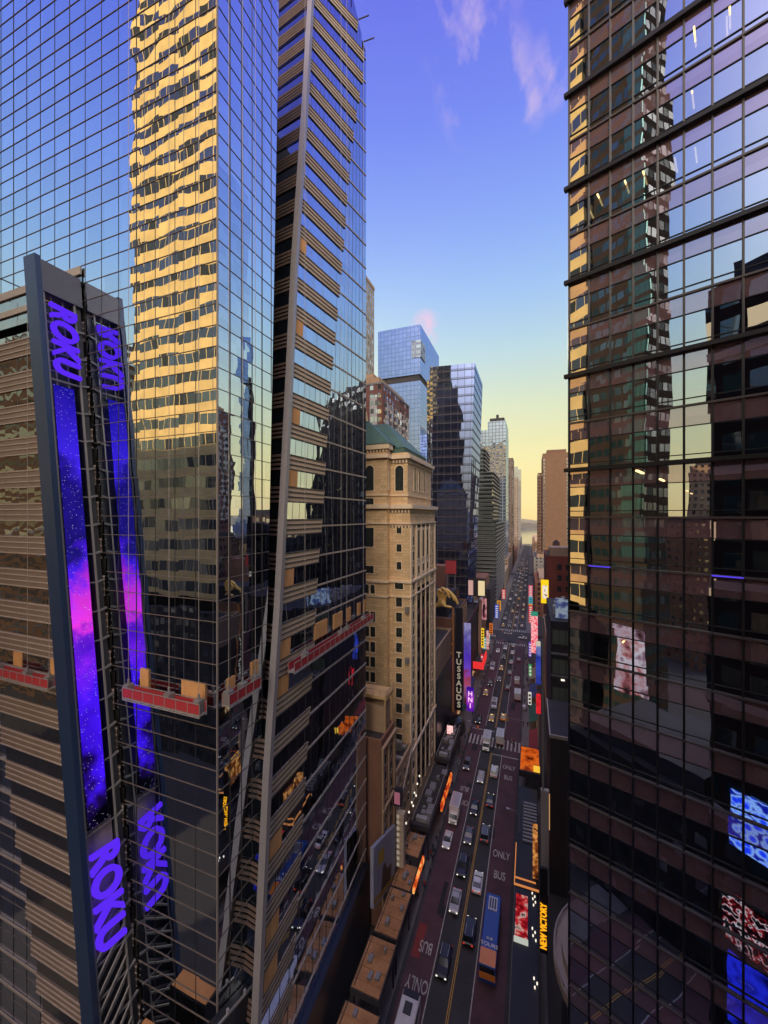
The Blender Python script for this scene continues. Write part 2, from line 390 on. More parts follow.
# river and far shore
m,nt,out=newmat('river_water'); p=N(nt,'ShaderNodeBsdfPrincipled'); p.inputs['Base Color'].default_value=(.07,.09,.09,1); p.inputs['Roughness'].default_value=.12
nz=N(nt,'ShaderNodeTexNoise'); nz.inputs['Scale'].default_value=.06; g=N(nt,'ShaderNodeNewGeometry'); nt.links.new(g.outputs['Position'],nz.inputs[0])
bp=N(nt,'ShaderNodeBump'); bp.inputs['Strength'].default_value=.12; bp.inputs['Distance'].default_value=2; nt.links.new(nz.outputs[0],bp.inputs['Height']); nt.links.new(bp.outputs[0],p.inputs['Normal'])
nt.links.new(p.outputs[0],out.inputs[0])
b=MB(); b.quad((-3500,1265,-14.4),(3500,1265,-14.4),(3500,2700,-14.4),(-3500,2700,-14.4)); struct(b.build('river',m))
b=MB(); 
for k in range(70):
    x=-3500+k*100
    h=[38+28*math.sin(j*.37+1)*math.sin(j*.11)+10*math.sin(j*1.7) for j in (k,k+1)]
    a0,a1=(x,2690,-15),(x+100,2690,-15); c0,c1=(x,2820,h[0]),(x+100,2820,h[1]); e0,e1=(x,4200,h[0]+12),(x+100,4200,h[1]+12)
    b.quad(a0,a1,c1,c0); b.quad(c0,c1,e1,e0)
struct(b.build('hills',wall('wooded_shore',(.11,.10,.075),.4,.01,.9,.1,False)))

# ------------------------------------------------------------------ LEFT GLASS TOWER
def Xp(z): return -27-.046*(z-62)
PZ=[(0,28.0),(28.2,31.9),(45.7,34.3),(62.3,37.2),(71.5,38.5),(86.5,40.7),(105.8,43.4),(130.2,47.6),(150.3,50.7),(185,56)]
def lerp_tab(T,z):
    if z<=T[0][0]: return T[0][1]
    for (a,x),(c,y) in zip(T,T[1:]):
        if z<=c: return x+(y-x)*(z-a)/(c-a)
    return T[-1][1]
def P(z): return Vector((Xp(z),lerp_tab(PZ,z),z))
FE=Vector((-26.6,60.9,0))
def CW(y_frac,z,out=0.0):
    p=P(z); f=Vector((FE.x,FE.y,z)); q=p.lerp(f,y_frac); d=(f-p); n=Vector((d.y,-d.x,0)).normalized()
    return q+n*out
def be(z): return lerp_tab([(0,31.2),(26,33.0),(62.6,35.6),(85,36.3),(119,37.3),(170,38.6)],z)   # far edge of the short street face
TOPA=142.0
tw=thing('glass_office_tower','tall blue mirrored glass office tower with slanted post and striped spandrels on the left','building',(-45,45,0))
# front (east) glass: right of the slanted sign line plus everything above the striped wing
def sx_(z): return -38.9-.122*(z-35)     # where the leaning sign meets the front
b=MB()
AY=28.2
b.quad((-66,AY,0),(-27.5,AY,0),(-27.5,AY,TOPA),(-66,AY,TOPA),((-66,0),(-27.5,0),(-27.5,TOPA),(-66,TOPA)))
b.build('front_glass',M['tower_glass'],tw)
b=MB(); zs=[0,26,62.6,85,119,TOPA]
for a,c in zip(zs,zs[1:]):
    b.quad((-27.5,AY,a),(-27.5,be(a),a),(-27.5,be(c),c),(-27.5,AY,c),((AY,a),(be(a),a),(be(c),c),(AY,c)))
b.build('street_glass',M['tower_glass'],tw)
# mullions of the two faces
ft=plain('bronze_floor_trim',(.17,.14,.12),.5,.2)
z=2.0
k=0
while z<TOPA:
    b=MB(); b.box(-66,-27.45,AY-.05,AY-.003,z-.03,z+.03); b.box(-27.497,-27.45,AY-.05,be(z)-.02,z-.03,z+.03); b.build('floor_trim',ft,tw)
    z+=2.0
b=MB(); x=-27.5; k=0
while x>-66:
    w=.06 if k%4==0 else .016
    b.box(x-w/2,x+w/2,AY-.04,AY-.004,0,TOPA); x-=2.7; k+=1
y=AY+1.6; k=0
while y<38:
    w=.06 if k%3==0 else .014
    ztop=TOPA if y<be(60) else TOPA
    zlow=0
    while zlow<TOPA and be(zlow)<y+.1: zlow+=2
    b.box(-27.496,-27.44,y-w/2,y+w/2,zlow,TOPA); y+=1.6; k+=1
b.build('mullion_grid',M['bar_dark'],tw)
b=MB(); b.box(-27.54,-27.41,AY-.12,AY+.03,0,TOPA); b.build('corner_trim',plain('grey_corner_trim',(.30,.27,.25),.45,.3),tw)
# back, side and roof of the front volume
b=MB(); 
b.quad((-66,AY,0),(-66,AY,TOPA),(-66,100,TOPA),(-66,100,0)); b.quad((-66,100,0),(-66,100,TOPA),(-44,100,TOPA),(-44,100,0))
for a,c in zip(zs,zs[1:]):
    b.quad((-27.5,be(a),a),(-44,be(a)+.4,a),(-44,be(c)+.4,c),(-27.5,be(c),c))
b.quad((-44,be(0)+.4,0),(-44,100,0),(-44,100,TOPA),(-44,be(TOPA)+.4,TOPA))
b.poly([(-66,AY,TOPA),(-27.5,AY,TOPA),(-27.5,be(TOPA),TOPA),(-44,be(TOPA)+.4,TOPA),(-44,100,TOPA),(-66,100,TOPA)])
b.build('rear_wall',M['darkwall'],tw)
# striped wing along the street: glass, spandrels, post, slot end
def roofz(s): return 152+26*(1-s)
b=MB(); n=12
zz=[8+4*i for i in range(45)]
for i in range(n):
    s0,s1=i/n,(i+1)/n
    for a,c in zip(zz,zz[1:]):
        if a>=roofz(s1): break
        c0=min(c,roofz(s0)); c1=min(c,roofz(s1))
        q=[CW(s0,a),CW(s1,a),CW(s1,c1),CW(s0,c0)]
        b.quad(*q,uv=[((p-P(p.z)).length,p.z) for p in q])
b.build('wing_glass',M['wing_glass'],tw)
RB=[(8,.06),(25.5,38.3),(44.6,41.9),(56,44),(64.8,45.3),(72.3,47),(85.2,48.9),(100.4,51.9),(112.4,54.2),(130.9,57),(147.1,60.2),(180,62)]
RB[0]=(8,34.8)
def sb(z):      # fraction along the wing where the striped cladding stops
    p=P(z); return max(.03,min(.97,(lerp_tab(RB,z)-p.y)/(FE.y-p.y)))
sp=MB(); rb=MB(); bt=MB(); vm_=MB(); gb=MB()
FZ=[55.6+4*k for k in range(-11,26)]      # top of each spandrel
for z in FZ:
    if z<13 or z>172: continue
    se=sb(z-1)
    while roofz(se)<z and se>.1: se-=.05
    s0=.012
    a,b_,c,d=CW(s0,z-1.9,.06),CW(se,z-1.9,.06),CW(se+.012,z,.06),CW(s0,z,.06)
    sp.quad(a,b_,c,d)
    e=[CW(s0,z-1.9),CW(se,z-1.9),CW(se+.012,z),CW(s0,z)]
    sp.quad(d,c,e[2],e[3]); sp.quad(b_,e[1],e[2],c); sp.quad(e[0],e[1],b_,a)
    for r in range(4):
        zz_=z-.05-r*.6
        rb.bar(CW(s0,zz_,.10),CW(se,zz_,.10),.10,.14)
    if roofz(1)>z:
        b5=MB(); b5.bar(CW(se,z-.95,.05),CW(1,z-.95,.05),.10,.22); b5.build('floor_ledge',M['bar_beige'],tw)
    # window band behind: lighter glass of the striped zone
    a,b_,c,d=CW(s0,z,.012),CW(se,z,.012),CW(sb(z+1.2),z+2.1,.012),CW(s0,z+2.1,.012)
    if z+2.1<roofz(se): gb.quad(a,b_,c,d,((0,z),(10,z),(10,z+2.1),(0,z+2.1)))
sp.build('striped_spandrel',M['spandrel'],tw); rb.build('spandrel_rib',plain('dark_spandrel_rib',(.10,.085,.075),.6),tw)  # dark bars standing proud of the spandrels
b=MB()
for k in range(1,16):
    s=k/16
    za=9
    b.bar(CW(s,10,.02),CW(s,min(roofz(s)-.2,168),.02),.022 if k%4 else .05,.04)
b.build('wing_mullion',M['bar_dark'],tw)
b=MB(); 
prev=None
for z in [14,28,45,62,71,86,105,130,150,172]:
    p=P(z)+Vector((.05,-.35,0))
    if prev: b.bar(prev,p,.62,.8,up=(1,0,0))
    prev=p
b.build('slanted_post',M['post'],tw)
# slot end of the wing: a shallow recess with dark banded cladding
b=MB(); c=MB(); 
zz=[8+4*i for i in range(42)]
for a,z in zip(zz,zz[1:]):
    p,q=P(a),P(z)
    b.quad((p.x-9,p.y+1.2,a),(p.x,p.y,a),(q.x,q.y,z),(q.x-9,q.y+1.2,z),((0,a),(9,a),(9,z),(0,z)))
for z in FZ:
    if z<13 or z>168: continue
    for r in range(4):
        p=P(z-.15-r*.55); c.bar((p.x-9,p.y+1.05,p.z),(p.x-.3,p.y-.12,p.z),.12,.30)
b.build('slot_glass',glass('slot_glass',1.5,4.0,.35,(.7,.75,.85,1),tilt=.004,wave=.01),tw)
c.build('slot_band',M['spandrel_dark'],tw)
b=MB(); F0=(FE.x,FE.y)
b.quad((F0[0],F0[1],0),(-44,F0[1]+2,0),(-44,F0[1]+2,158),(F0[0],F0[1],152))
p=P(172); b.poly([CW(0,172.0),CW(1,152.0),(-44,62.9,158),(p.x-12,p.y,172)])
b.build('wing_rear',M['darkwall'],tw)
b=MB()
for s in (.55,.7,.84,.95):
    z=roofz(s); q=CW(s,z); b=MB(); b.bar(q,q+Vector((1.9,.2,.1)),.14); b.build('roof_davit',M['dark_steel'],tw)
# dark base below the wing and the sloped canopy at the corner
b=MB(); b.quad((P(8).x+.9,P(8).y-3,0),(FE.x+.6,FE.y,0),(FE.x+.6,FE.y,12.2),(P(12).x+.9,P(12).y-2,12.6))
b.quad((P(12).x+.9,P(12).y-2,12.6),(FE.x+.6,FE.y,12.2),(FE.x-.3,FE.y,12.2),(P(12).x-.5,P(12).y,12.6))
b.box(-27.38,-26.5,24,36.9,0,19.5)
b.poly([(-26.5,24,19.5),(-26.5,36.9,19.5),(-26.5,36.9,22.4),(-26.5,24,27.0)]); b.poly([(-26.5,24,27.0),(-26.5,36.9,22.4),(-27.4,36.9,22.4),(-27.4,24,27.0)]); b.poly([(-26.5,36.9,19.5),(-27.4,36.9,19.5),(-27.4,36.9,22.4),(-26.5,36.9,22.4)])
b.build('base_panel',M['dark_panel'],tw)
b=MB(); b.bar((-26.4,24,27.1),(-26.4,36.9,22.5),.16,.2); b.build('base_rail',M['alu'],tw)
for k in range(5):
    y=26+k*2.3; z=27.1-(y-24)*.357; b=MB(); b.cyl((-26.4,y,z+.1),(-26.4,y,z+.5),.14); b.build('rail_lamp',M['alu'],tw)
b=MB(); b.box(-35.2,-30.4,25.2,26.9,0,22.9); b.build('podium',M['dark_panel'],tw)
b=MB(); b.box(-35.1,-30.5,25.3,26.8,22.903,23.05); b.build('podium_roof',wall('orange_roof_deck',(.50,.24,.10),.25,.5,.8,.2,False),tw)
# striped wing left of the sign (coplanar with the front, 15 cm proud)
DY=28.05
b=MB(); g=MB(); r=MB(); w=MB()
for z in [99.3-4*k for k in range(0,23)]:
    x1=sx_(z-2)-.3
    x0=-66
    if z<62: x0=max(-66,-62.5+(48-z)*.262)
    if z>98:
        g.quad((x0,DY+.06,z-5),(x1,DY+.06,z-5),(x1,DY+.06,z),(x0,DY+.06,z),((x0,z-5),(x1,z-5),(x1,z),(x0,z)))
        
        for (za,zb_) in ((z-.4,z+.5),(z-2.6,z-1.9)):
            b5=MB(); b5.box(x0,x1,DY-.15,DY+.02,za,zb_); b5.build('wing_cornice',M['bar_beige'],tw)
        continue
    b.quad((x0,DY,z-3.9),(x1,DY,z-3.9),(sx_(z-1)-.3,DY,z-1.7),(x0,DY,z-1.7))
    b.quad((x0,DY,z-1.7),(x1,DY,z-1.7),(x1,DY+.1,z-1.7),(x0,DY+.1,z-1.7))
    for q in range(4):
        r.box(x0,x1,DY-.09,DY-.003,z-1.78-q*.66-.12,z-1.78-q*.66)
    g.quad((x0,DY+.06,z-1.7),(x1,DY+.06,z-1.7),(x1,DY+.06,z+.1),(x0,DY+.06,z+.1),((x0,z),(x1,z),(x1,z+1.8),(x0,z+1.8)))
    if x0>-66: b5=MB(); b5.box(-66,x0,AY-.2,AY-.03,z-1.9,z-1.7); b5.build('floor_ledge',M['bar_beige'],tw)
b.build('striped_spandrel',wall('ribbed_brown_spandrel',(.20,.152,.128),.2,.4,.5,.4),tw); g.build('window_band',M['stripe_glass'],tw); r.build('spandrel_rib',plain('pale_rib',(.42,.35,.31),.5),tw)
for xx in (-63,-58): b=MB(); b.bar((xx,DY+.2,99.8),(xx-.9,DY-1.7,100.2),.11); b.build('roof_davit',M['dark_steel'],tw)
# plywood boards in window openings
def board_front(x0,x1,z0,z1):
    b=MB(); b.box(x0,x1,AY-.14,AY-.008,z0,z1); b.build('plywood_board',M['plywood'],tw)
def board_street(y0,y1,z0,z1):
    b=MB(); b.box(-27.49,-27.36,y0,y1,z0,z1); b.build('plywood_board',M['plywood'],tw)
def board_wing(s0,s1,z0,z1):
    b=MB(); q=[CW(s0,z0,.11),CW(s1,z0,.11),CW(s1,z1,.11),CW(s0,z1,.11)]; b.quad(*q)
    q2=[CW(s0,z0,.02),CW(s1,z0,.02),CW(s1,z1,.02),CW(s0,z1,.02)]; b.quad(q[3],q[2],q2[2],q2[3]); b.quad(q2[0],q[0],q[3],q2[3]); b.quad(q[1],q2[1],q2[2],q[2])
    b.build('plywood_board',M['plywood'],tw)
board_front(-37.6,-36.4,54.3,56.3); board_front(-31.9,-28.9,53.7,56.0); board_front(-59.7,-57.9,53.6,55.6); board_front(-52.4,-51,53.6,55.6)
board_street(29.4,30.4,54.1,56.2); board_street(32.8,33.8,54.6,56.6)
for s0,s1 in ((.32,.455),(.53,.64),(.70,.755),(.86,.905),(.955,.985)): board_wing(s0,s1,55.65,57.7)
for zb in (55.65,51.65,63.65,75.65,83.65,95.65,107.65,35.65,27.65,23.65): board_wing(.02,.10,zb,zb+2.05)
def board_fix(): pass

# red work platforms
def platform(label, p, q, n, zt, cabs):
    p=Vector(p); q=Vector(q); c=(p+q)/2
    t=thing('work_platform',label,'work platform',tuple(c),'red suspended work platforms on the glass tower')
    d=(q-p).normalized(); L=(q-p).length; nn=Vector(n)
    b=MB(); b.bar(p,q,.8,.14); b.build('deck',M['alu'],t)
    b=MB()
    for side in (-.38,.38):
        a=p+nn*side; e=q+nn*side
        b.bar(a+Vector((0,0,.55)),e+Vector((0,0,.55)),.04,.85)
    b.build('mesh_guard',M['red'],t)
    b=MB(); k=int(L/1.5)+1
    for side in (-.42,.42):
        b.bar(p+nn*side+Vector((0,0,1.08)),q+nn*side+Vector((0,0,1.08)),.06)
        b.bar(p+nn*side+Vector((0,0,-.15)),q+nn*side+Vector((0,0,-.15)),.08)
        for i in range(k+1):
            a=p+d*(L*i/k)+nn*side; b.bar(a+Vector((0,0,-.2)),a+Vector((0,0,1.1)),.05)
            if i<k: b.bar(a+Vector((0,0,-.15)),p+d*(L*(i+1)/k)+nn*side+Vector((0,0,.1)),.04)
    b.build('guard_rail',M['alu'],t)
    for s in cabs:
        a=p+d*L*s; b=MB(); b.box(-.35,.35,-.35,.35,0,1.3,M=Matrix.Translation(a)); b.cyl(a+Vector((0,0,1.3)),a+Vector((0,0,1.8)),.12); b.build('hoist',M['steel'],t)
        b=MB(); b.bar(a+Vector((0,0,1.7)),Vector((a.x,a.y,zt)),.035); b.build('cable',M['cable'],t)
    return t
platform('red suspended platform on the front glass beside the corner of the tower',(-38.6,27.35,53.6),(-28.4,27.35,53.6),(0,-1,0),141,(.03,.58,.95))
platform('red suspended platform on the striped front wing, left of the leaning sign',(-62,27.2,52.6),(-50.4,27.2,52.6),(0,-1,0),99,(.1,.6,.95))
platform('short red suspended platform on the street face between corner and slanted post',(-26.7,28.4,54.2),(-26.7,32.9,54.2),(1,0,0),140,(.08,.5,.92))
platform('longest red suspended platform, on the street wing right of the slanted post',(-25.5,37.2,54.2),(-25.8,61.4,54.2),(1,0,0),150,(.12,.52,.60,.86))

# ------------------------------------------------------------------ leaning sign tower
sg=thing('sign_tower','leaning sign tower with purple block letters and a tall starry purple screen','sign',(-37,25,0))
def sxx(z): return -39.05-.1225*(z-35)
def sgp(z,y,dx=0): return Vector((sxx(z)+dx,y,z))
Z0,Z1=12,98.6
def leanbox(y0,y1,z0,z1,dx0,dx1,mat,name,par=None,dz=0):
    b=MB(); A=[sgp(z0,y0,dx0),sgp(z0,y0,dx1),sgp(z0,y1,dx1),sgp(z0,y1,dx0)]; B=[sgp(z1,y0,dx0),sgp(z1+dz,y0,dx1),sgp(z1+dz,y1,dx1),sgp(z1,y1,dx0)]
    for i in range(4): j=(i+1)%4; b.quad(A[i],A[j],B[j],B[i])
    b.quad(*B); b.quad(*reversed(A)); return b.build(name,mat,par or sg)
leanbox(23.7,24.2,Z0,Z1,-1.85,.02,M['fin'],'navy_fin')
leanbox(24.2,28.0,Z0,94.6,-1.8,-1.2,M['dark_panel'],'rear_panel')
leanbox(24.2,27.95,95.0,Z1-.3,-1.85,.0,M['fin_top'],'top_beam')
leanbox(27.3,27.9,Z0,95.0,-1.1,-.35,M['dark_steel'],'mast')
b=MB()
for y in (24.35,27.2):
    b.bar(sgp(Z0,y,-.2),sgp(95,y,-.2),.16)
z=14
while z<94:
    b.bar(sgp(z,24.3,-.3),sgp(z,27.3,-.3),.12); b.bar(sgp(z,27.2,-.2),sgp(z+.2,28.0,-.2),.2); z+=3.0
z=13
while z<32:
    b.bar(sgp(z,24.3,-.15),sgp(z+2.6,27.2,-.15),.16); b.bar(sgp(z,24.3,-.9),sgp(z+2.6,27.2,-.9),.14); z+=1.5
z=86
while z<94.5:
    b.bar(sgp(z,24.3,-.6),sgp(z,27.3,-.6),.10); z+=1.0
for y in (25.2,26.3): b.bar(sgp(85.5,y,-.6),sgp(95,y,-.6),.10)
b.build('steel_truss',M['steel'],sg)
b=MB(); b.quad(sgp(41.5,24.55,-.1),sgp(41.5,26.45,-.1),sgp(85.4,26.45,-.1),sgp(85.4,24.55,-.1)); 
q=[sgp(41.5,24.55,-.4),sgp(41.5,26.45,-.4),sgp(85.4,26.45,-.4),sgp(85.4,24.55,-.4)]
b.quad(sgp(85.4,24.55,-.1),sgp(85.4,26.45,-.1),q[2],q[3]); b.quad(q[0],q[1],sgp(41.5,26.45,-.1),sgp(41.5,24.55,-.1))
scr=led('starry_purple_screen',[(0.0,S(4,3,14)),(.07,S(24,8,70)),(.13,S(62,20,235)),(.30,S(70,22,240)),(.40,S(120,30,225)),(.46,S(235,55,225)),(.52,S(200,50,225)),(.58,S(70,30,230)),(.63,S(26,18,110)),(.75,S(30,20,130)),(.85,S(60,36,225)),(1.0,S(26,18,150))],.35,'noise',2,41.5,85.4,1.0,4.2)
b.build('purple_screen',scr,sg)
lett=emit('purple_letter_glow',S(88,40,235),1.0); lside=plain('violet_letter_side',(.12,.03,.35),.5)
up=sgp(1,0)-sgp(0,0); up.normalize()
o=text_mesh('sign_lettering','ROKU',3.35,.22,lett,frame_mat(sgp(90.4,25.75,.12),-up,(0,1,0)),sg,bold=.06,spacing=1.02,sx=.80,shear=.12)
o=text_mesh('sign_lettering','ROKU',3.7,.22,lett,frame_mat(sgp(34.8,25.6,.12),-up,(0,1,0)),sg,bold=.065,spacing=1.02,sx=.92,shear=.12)
b=MB(); b.quad(sgp(29,24.3,-.75),sgp(29,27.1,-.75),sgp(41.2,27.1,-.75),sgp(41.2,24.3,-.75)); b.build('letter_backing',wall('weathered_backing',(.30,.24,.22),.3,1.0,.7,.3),sg)

# ------------------------------------------------------------------ RIGHT GLASS TOWER
rt=thing('glass_corner_tower','dark glass tower on the right with mauve spandrels and reflected blue sky','building',(10,40,0))
E0=Vector((3.0,36.0,0)); ED=Vector((.927,-.374,0)).normalized(); EN=Vector((-ED.y*-1,0,0)); EN=Vector((ED.y,-ED.x,0)).normalized()
if EN.y>0: EN=-EN
def R(t,z,o=0.0): return E0+ED*t+EN*o+Vector((0,0,z))
LN=[71.9+3.95*k for k in range(-16,20)]      # top of each spandrel band
TW=24.64
gl_=plain('grey_ledge',(.10,.085,.08),.4,.2)
sp=MB(); vs=MB(); md=MB(); fin=MB(); tr=MB(); sl=MB(); led_=MB()
for i,z in enumerate(LN):
    k=i-16
    if z<8: continue
    sp.quad(R(0,z-1.45),R(TW,z-1.45),R(TW,z),R(0,z),((0,z-1.45),(TW,z-1.45),(TW,z),(0,z)))
    vs.quad(R(0,z-3.95),R(TW,z-3.95),R(TW,z-1.45),R(0,z-1.45),((0,z-3.95),(TW,z-3.95),(TW,z-1.45),(0,z-1.45)))
    heavy=(k>=1 and k%2==1)
    w=MB()
    if heavy:
        A=[R(-.28,z-.14,.0),R(TW,z-.14,.0),R(TW,z-.14,.38),R(-.28,z-.14,.38)]
        for q in A: pass
        b5=MB(); b5.bar(R(-.3,z,.19),R(TW,z,.19),.40,.30); b5.build('sun_fin',M['black'],rt)
    else:
        b5=MB(); b5.bar(R(0,z,.06),R(TW,z,.06),.14,.14); b5.build('floor_ledge',gl_,rt)
    tr.bar(R(0,z-3.45,.03),R(TW,z-3.45,.03),.08,.06); tr.bar(R(0,z-1.45,.03),R(TW,z-1.45,.03),.08,.06)
    # floor slab and ceiling inside
    sl.quad(R(.1,z-1.6,-.15),R(TW,z-1.6,-.15),R(TW,z-1.6,-7),R(.1,z-1.6,-5.5)); sl.quad(R(.1,z-3.9,-.15),R(TW,z-3.9,-.15),R(TW,z-3.9,-7),R(.1,z-3.9,-5.5))
sp.build('spandrel_band',M['mauve'],rt); vs.build('window_band',M['vision'],rt); tr.build('transom',M['black'],rt); sl.build('floor_slab',M['slab'],rt)
md=MB()
for k in range(17): md.bar(R(k*1.54,8,.05),R(k*1.54,147,.05),.085 if k else .14,.12,up=(1,0,0))
md.build('mullion',M['black'],rt)
b=MB(); 
b.quad(R(.1,8,-5.5),R(TW,8,-7),R(TW,147,-7),R(.1,147,-5.5)); b.build('core_wall',M['inner'],rt)
b=MB()
for k in range(0,36,1):
    z=LN[k] if k<len(LN) else 0
    if z<8: continue
    for t0,t1 in ((.15,1.5),(3.2,3.9)):
        if (k*7+int(t0))%3: b.quad(R(t0,z-3.9,-.5),R(t1,z-3.9,-.5),R(t1,z-1.6,-.5),R(t0,z-1.6,-.5))
b.build('blind',M['blind'],rt)
# side and rear walls, roof, round drum at the foot
b=MB(); b.quad((7.4,74,0),(3.0,36.02,0),(3.0,36.02,147),(7.4,74,147),((0,0),(38,0),(38,147),(0,147)))
b.build('street_glass',M['tower_glass'],rt)
e=R(TW,0); b=MB(); b.quad(e,(60,e.y,0),(60,e.y,147),e+Vector((0,0,147))); b.quad((60,e.y,0),(60,74,0),(60,74,147),(60,e.y,147)); b.quad((60,74,0),(7.4,74,0),(7.4,74,147),(60,74,147))
b.poly([(3,36.02,147),e+Vector((0,0,147)),(60,e.y,147),(60,74,147),(7.4,74,147)]); b.build('rear_wall',M['darkwall'],rt)
for (u,v) in ():pass
def lampat(px,py,dep=2.2):
    th=math.atan(147/385); s,c=math.sin(th),math.cos(th); r=(px-384)/385; d=Vector((r*c-s,r*s+c,(516-py)/385))
    o=E0-EN*dep; k=o.dot(EN)/d.dot(EN); pnt=d*k+Vector((0,0,72)); z=pnt.z
    best=min(LN,key=lambda q:abs(q-1.75-z)); k=(best-1.75-72)/d.z
    pnt=d*k+Vector((0,0,72)); a=pnt+EN*.8; e=pnt-EN*.8
    b=MB(); b.bar(a,e,.10,.07); b.build('ceiling_lamp',M['lamp'],rt)
for px,py in ((695,37),(727,27),(693,100),(676,165),(696,155),(627,187),(645,178),(600,200),(591,213),(722,128),(730,18),(640,472),(662,480),(625,640)): lampat(px,py)
b=MB(); bl=emit('blue_edge_light',S(92,70,240),.9); zz_=LN[16-1]
for (a,c,zq) in ((1.55,3.1,zz_),(9.2,10.8,zz_),(3.1,7.7,LN[17])):
    b=MB(); b.bar(R(a,zq,.15),R(c,zq,.15),.05,.09); b.build('edge_light',bl,rt)
cx,cy,rr=12.2,50.5,9.7
dm=MB(); rg=MB(); rn=MB()
n=48
for i in range(n):
    a0,a1=2*math.pi*i/n,2*math.pi*(i+1)/n
    def c_(r,a,z): return (cx+r*math.cos(a),cy+r*math.sin(a),z)
    dm.quad(c_(rr-.9,a0,0),c_(rr-.9,a1,0),c_(rr-.9,a1,19),c_(rr-.9,a0,19))
    for r0,r1,z0,z1 in ((rr-.9,rr,19,20.0),(rr-1.6,rr-.9,19.6,21.4)):
        rg.quad(c_(r1,a0,z0),c_(r1,a1,z0),c_(r1,a1,z1),c_(r1,a0,z1)); rg.quad(c_(r1,a0,z1),c_(r1,a1,z1),c_(r0,a1,z1),c_(r0,a0,z1)); rg.quad(c_(r0,a0,z0),c_(r0,a1,z0),c_(r1,a1,z0),c_(r1,a0,z0))
    rn.quad(c_(rr-1.6,a0,20.6),c_(rr-1.6,a1,20.6),c_(0,a1,20.6),c_(0,a0,20.6))
    rl=c_(rr-.05,a0,20.5)
dm.build('drum_wall',M['dark_panel'],rt); rg.build('drum_cornice',wall('cream_cornice',(.42,.36,.32),.2,.5,.6,.3),rt); rn.build('drum_roof',M['brick'],rt)
b=MB()
for i in range(n):
    a0,a1=2*math.pi*i/n,2*math.pi*(i+1)/n
    b.bar((cx+(rr-.12)*math.cos(a0),cy+(rr-.12)*math.sin(a0),20.6),(cx+(rr-.12)*math.cos(a1),cy+(rr-.12)*math.sin(a1),20.6),.16)
    if i%3==0: b.bar((cx+(rr-.12)*math.cos(a0),cy+(rr-.12)*math.sin(a0),20),(cx+(rr-.12)*math.cos(a0),cy+(rr-.12)*math.sin(a0),20.6),.12)
b.build('drum_rail',M['bar_beige'],rt)

EAST_FILL=9.5
# ------------------------------------------------------------------ windows as parts
def window_proto(w,h,arch=False,frame=None):
    b=MB(); fw=.14
    b.box(-w/2,w/2,-.02,.01,0,h,1)
    b.box(-w/2-fw,-w/2,-.09,.02,-.05,h+fw,0); b.box(w/2,w/2+fw,-.09,.02,-.05,h+fw,0)
    b.box(-w/2-fw-.08,w/2+fw+.08,-.16,.02,-.22,-.05,0); b.box(-w/2,w/2,-.08,.015,h*.48,h*.48+.07,2); b.box(-.03,.03,-.07,.015,.02,h,2)
    if arch:
        n=8
        pts=[(w/2*math.cos(math.pi*i/n),-.02,h+w/2*math.sin(math.pi*i/n)) for i in range(n+1)]
        b.poly(list(reversed(pts)),1)
        for i in range(n):
            a0,a1=math.pi*i/n,math.pi*(i+1)/n
            r0,r1=w/2,w/2+fw*1.6
            b.quad((r1*math.cos(a0),-.09,h+r1*math.sin(a0)),(r0*math.cos(a0),-.09,h+r0*math.sin(a0)),(r0*math.cos(a1),-.09,h+r0*math.sin(a1)),(r1*math.cos(a1),-.09,h+r1*math.sin(a1)))
    else: b.box(-w/2,w/2,-.09,.02,h,h+fw,0)
    return b
def put_windows(parent, b, mats, places, name='window'):
    """places: (x,y,z,rz); the first is built, the others are copies sharing its mesh"""
    off=Vector(OFF[parent.name]); first=None
    for (x,y,z,rz) in places:
        if first is None:
            me_parent=None
            o=b.build(name,mats,None); first=o
        else:
            o=first.copy(); COL.objects.link(o)
        o.parent=parent; o.location=Vector((x,y,z))-off; o.rotation_euler=(0,0,rz)
EAST=0.0; NORTH=math.pi/2     # facing -Y (towards the camera) / facing +X (towards the street)

# ------------------------------------------------------------------ cream tower with green roof
cb=thing('stone_tower','cream terracotta office tower with arched top windows and green copper roof','building',(-35,91,0))
b=MB(); b.box(-46,-24.5,80,103,0,74); b.box(-46,-25.3,80.8,102,74,86)
b.build('wall',M['limestone'],cb)
b=MB(); b.box(-44,-29.2,78.4,80.5,0,87.5); b.build('projecting_bay',M['limestone'],cb)
b=MB()
for z,o,h in ((73.6,.75,.9),(70.2,.35,.4),(57.4,.4,.5),(54.2,.3,.35),(76.4,.3,.3),(84.6,.8,.8),(20,.4,.6)):
    oo=o
    b=MB()
    if z>74.5: b.box(-46,-25.3+oo,80.8-oo,102+oo,z,z+h)
    else: b.box(-46,-24.5+oo,80-oo,103+oo,z,z+h)
    b.build('cornice',M['limestone_light'],cb); b=MB()
    b.box(-44-oo,-29.2+oo*.6,78.4-oo,80.0,z+.02,z+h+.02); b.build('cornice',M['limestone_light'],cb)
b=MB(); b.box(-44.6,-28.6,77.8,80.5,86.6,87.7); b.build('cornice',M['limestone_light'],cb)
b=MB()      # piers of the street front
for y,w in ((80.5,.45),(84.5,.35),(88.4,.22),(92.5,.22),(96.6,.35),(102.5,.45)): b=MB(); b.box(-24.498,-24.22,y-w,y+w,8,70); b.build('pier',M['limestone_light'],cb)
b=MB()
b.box(-24.495,-24.40,84.5,97,57,70.0); b.build('wall_panel',M['limestone_light'],cb)
b=MB()      # roof
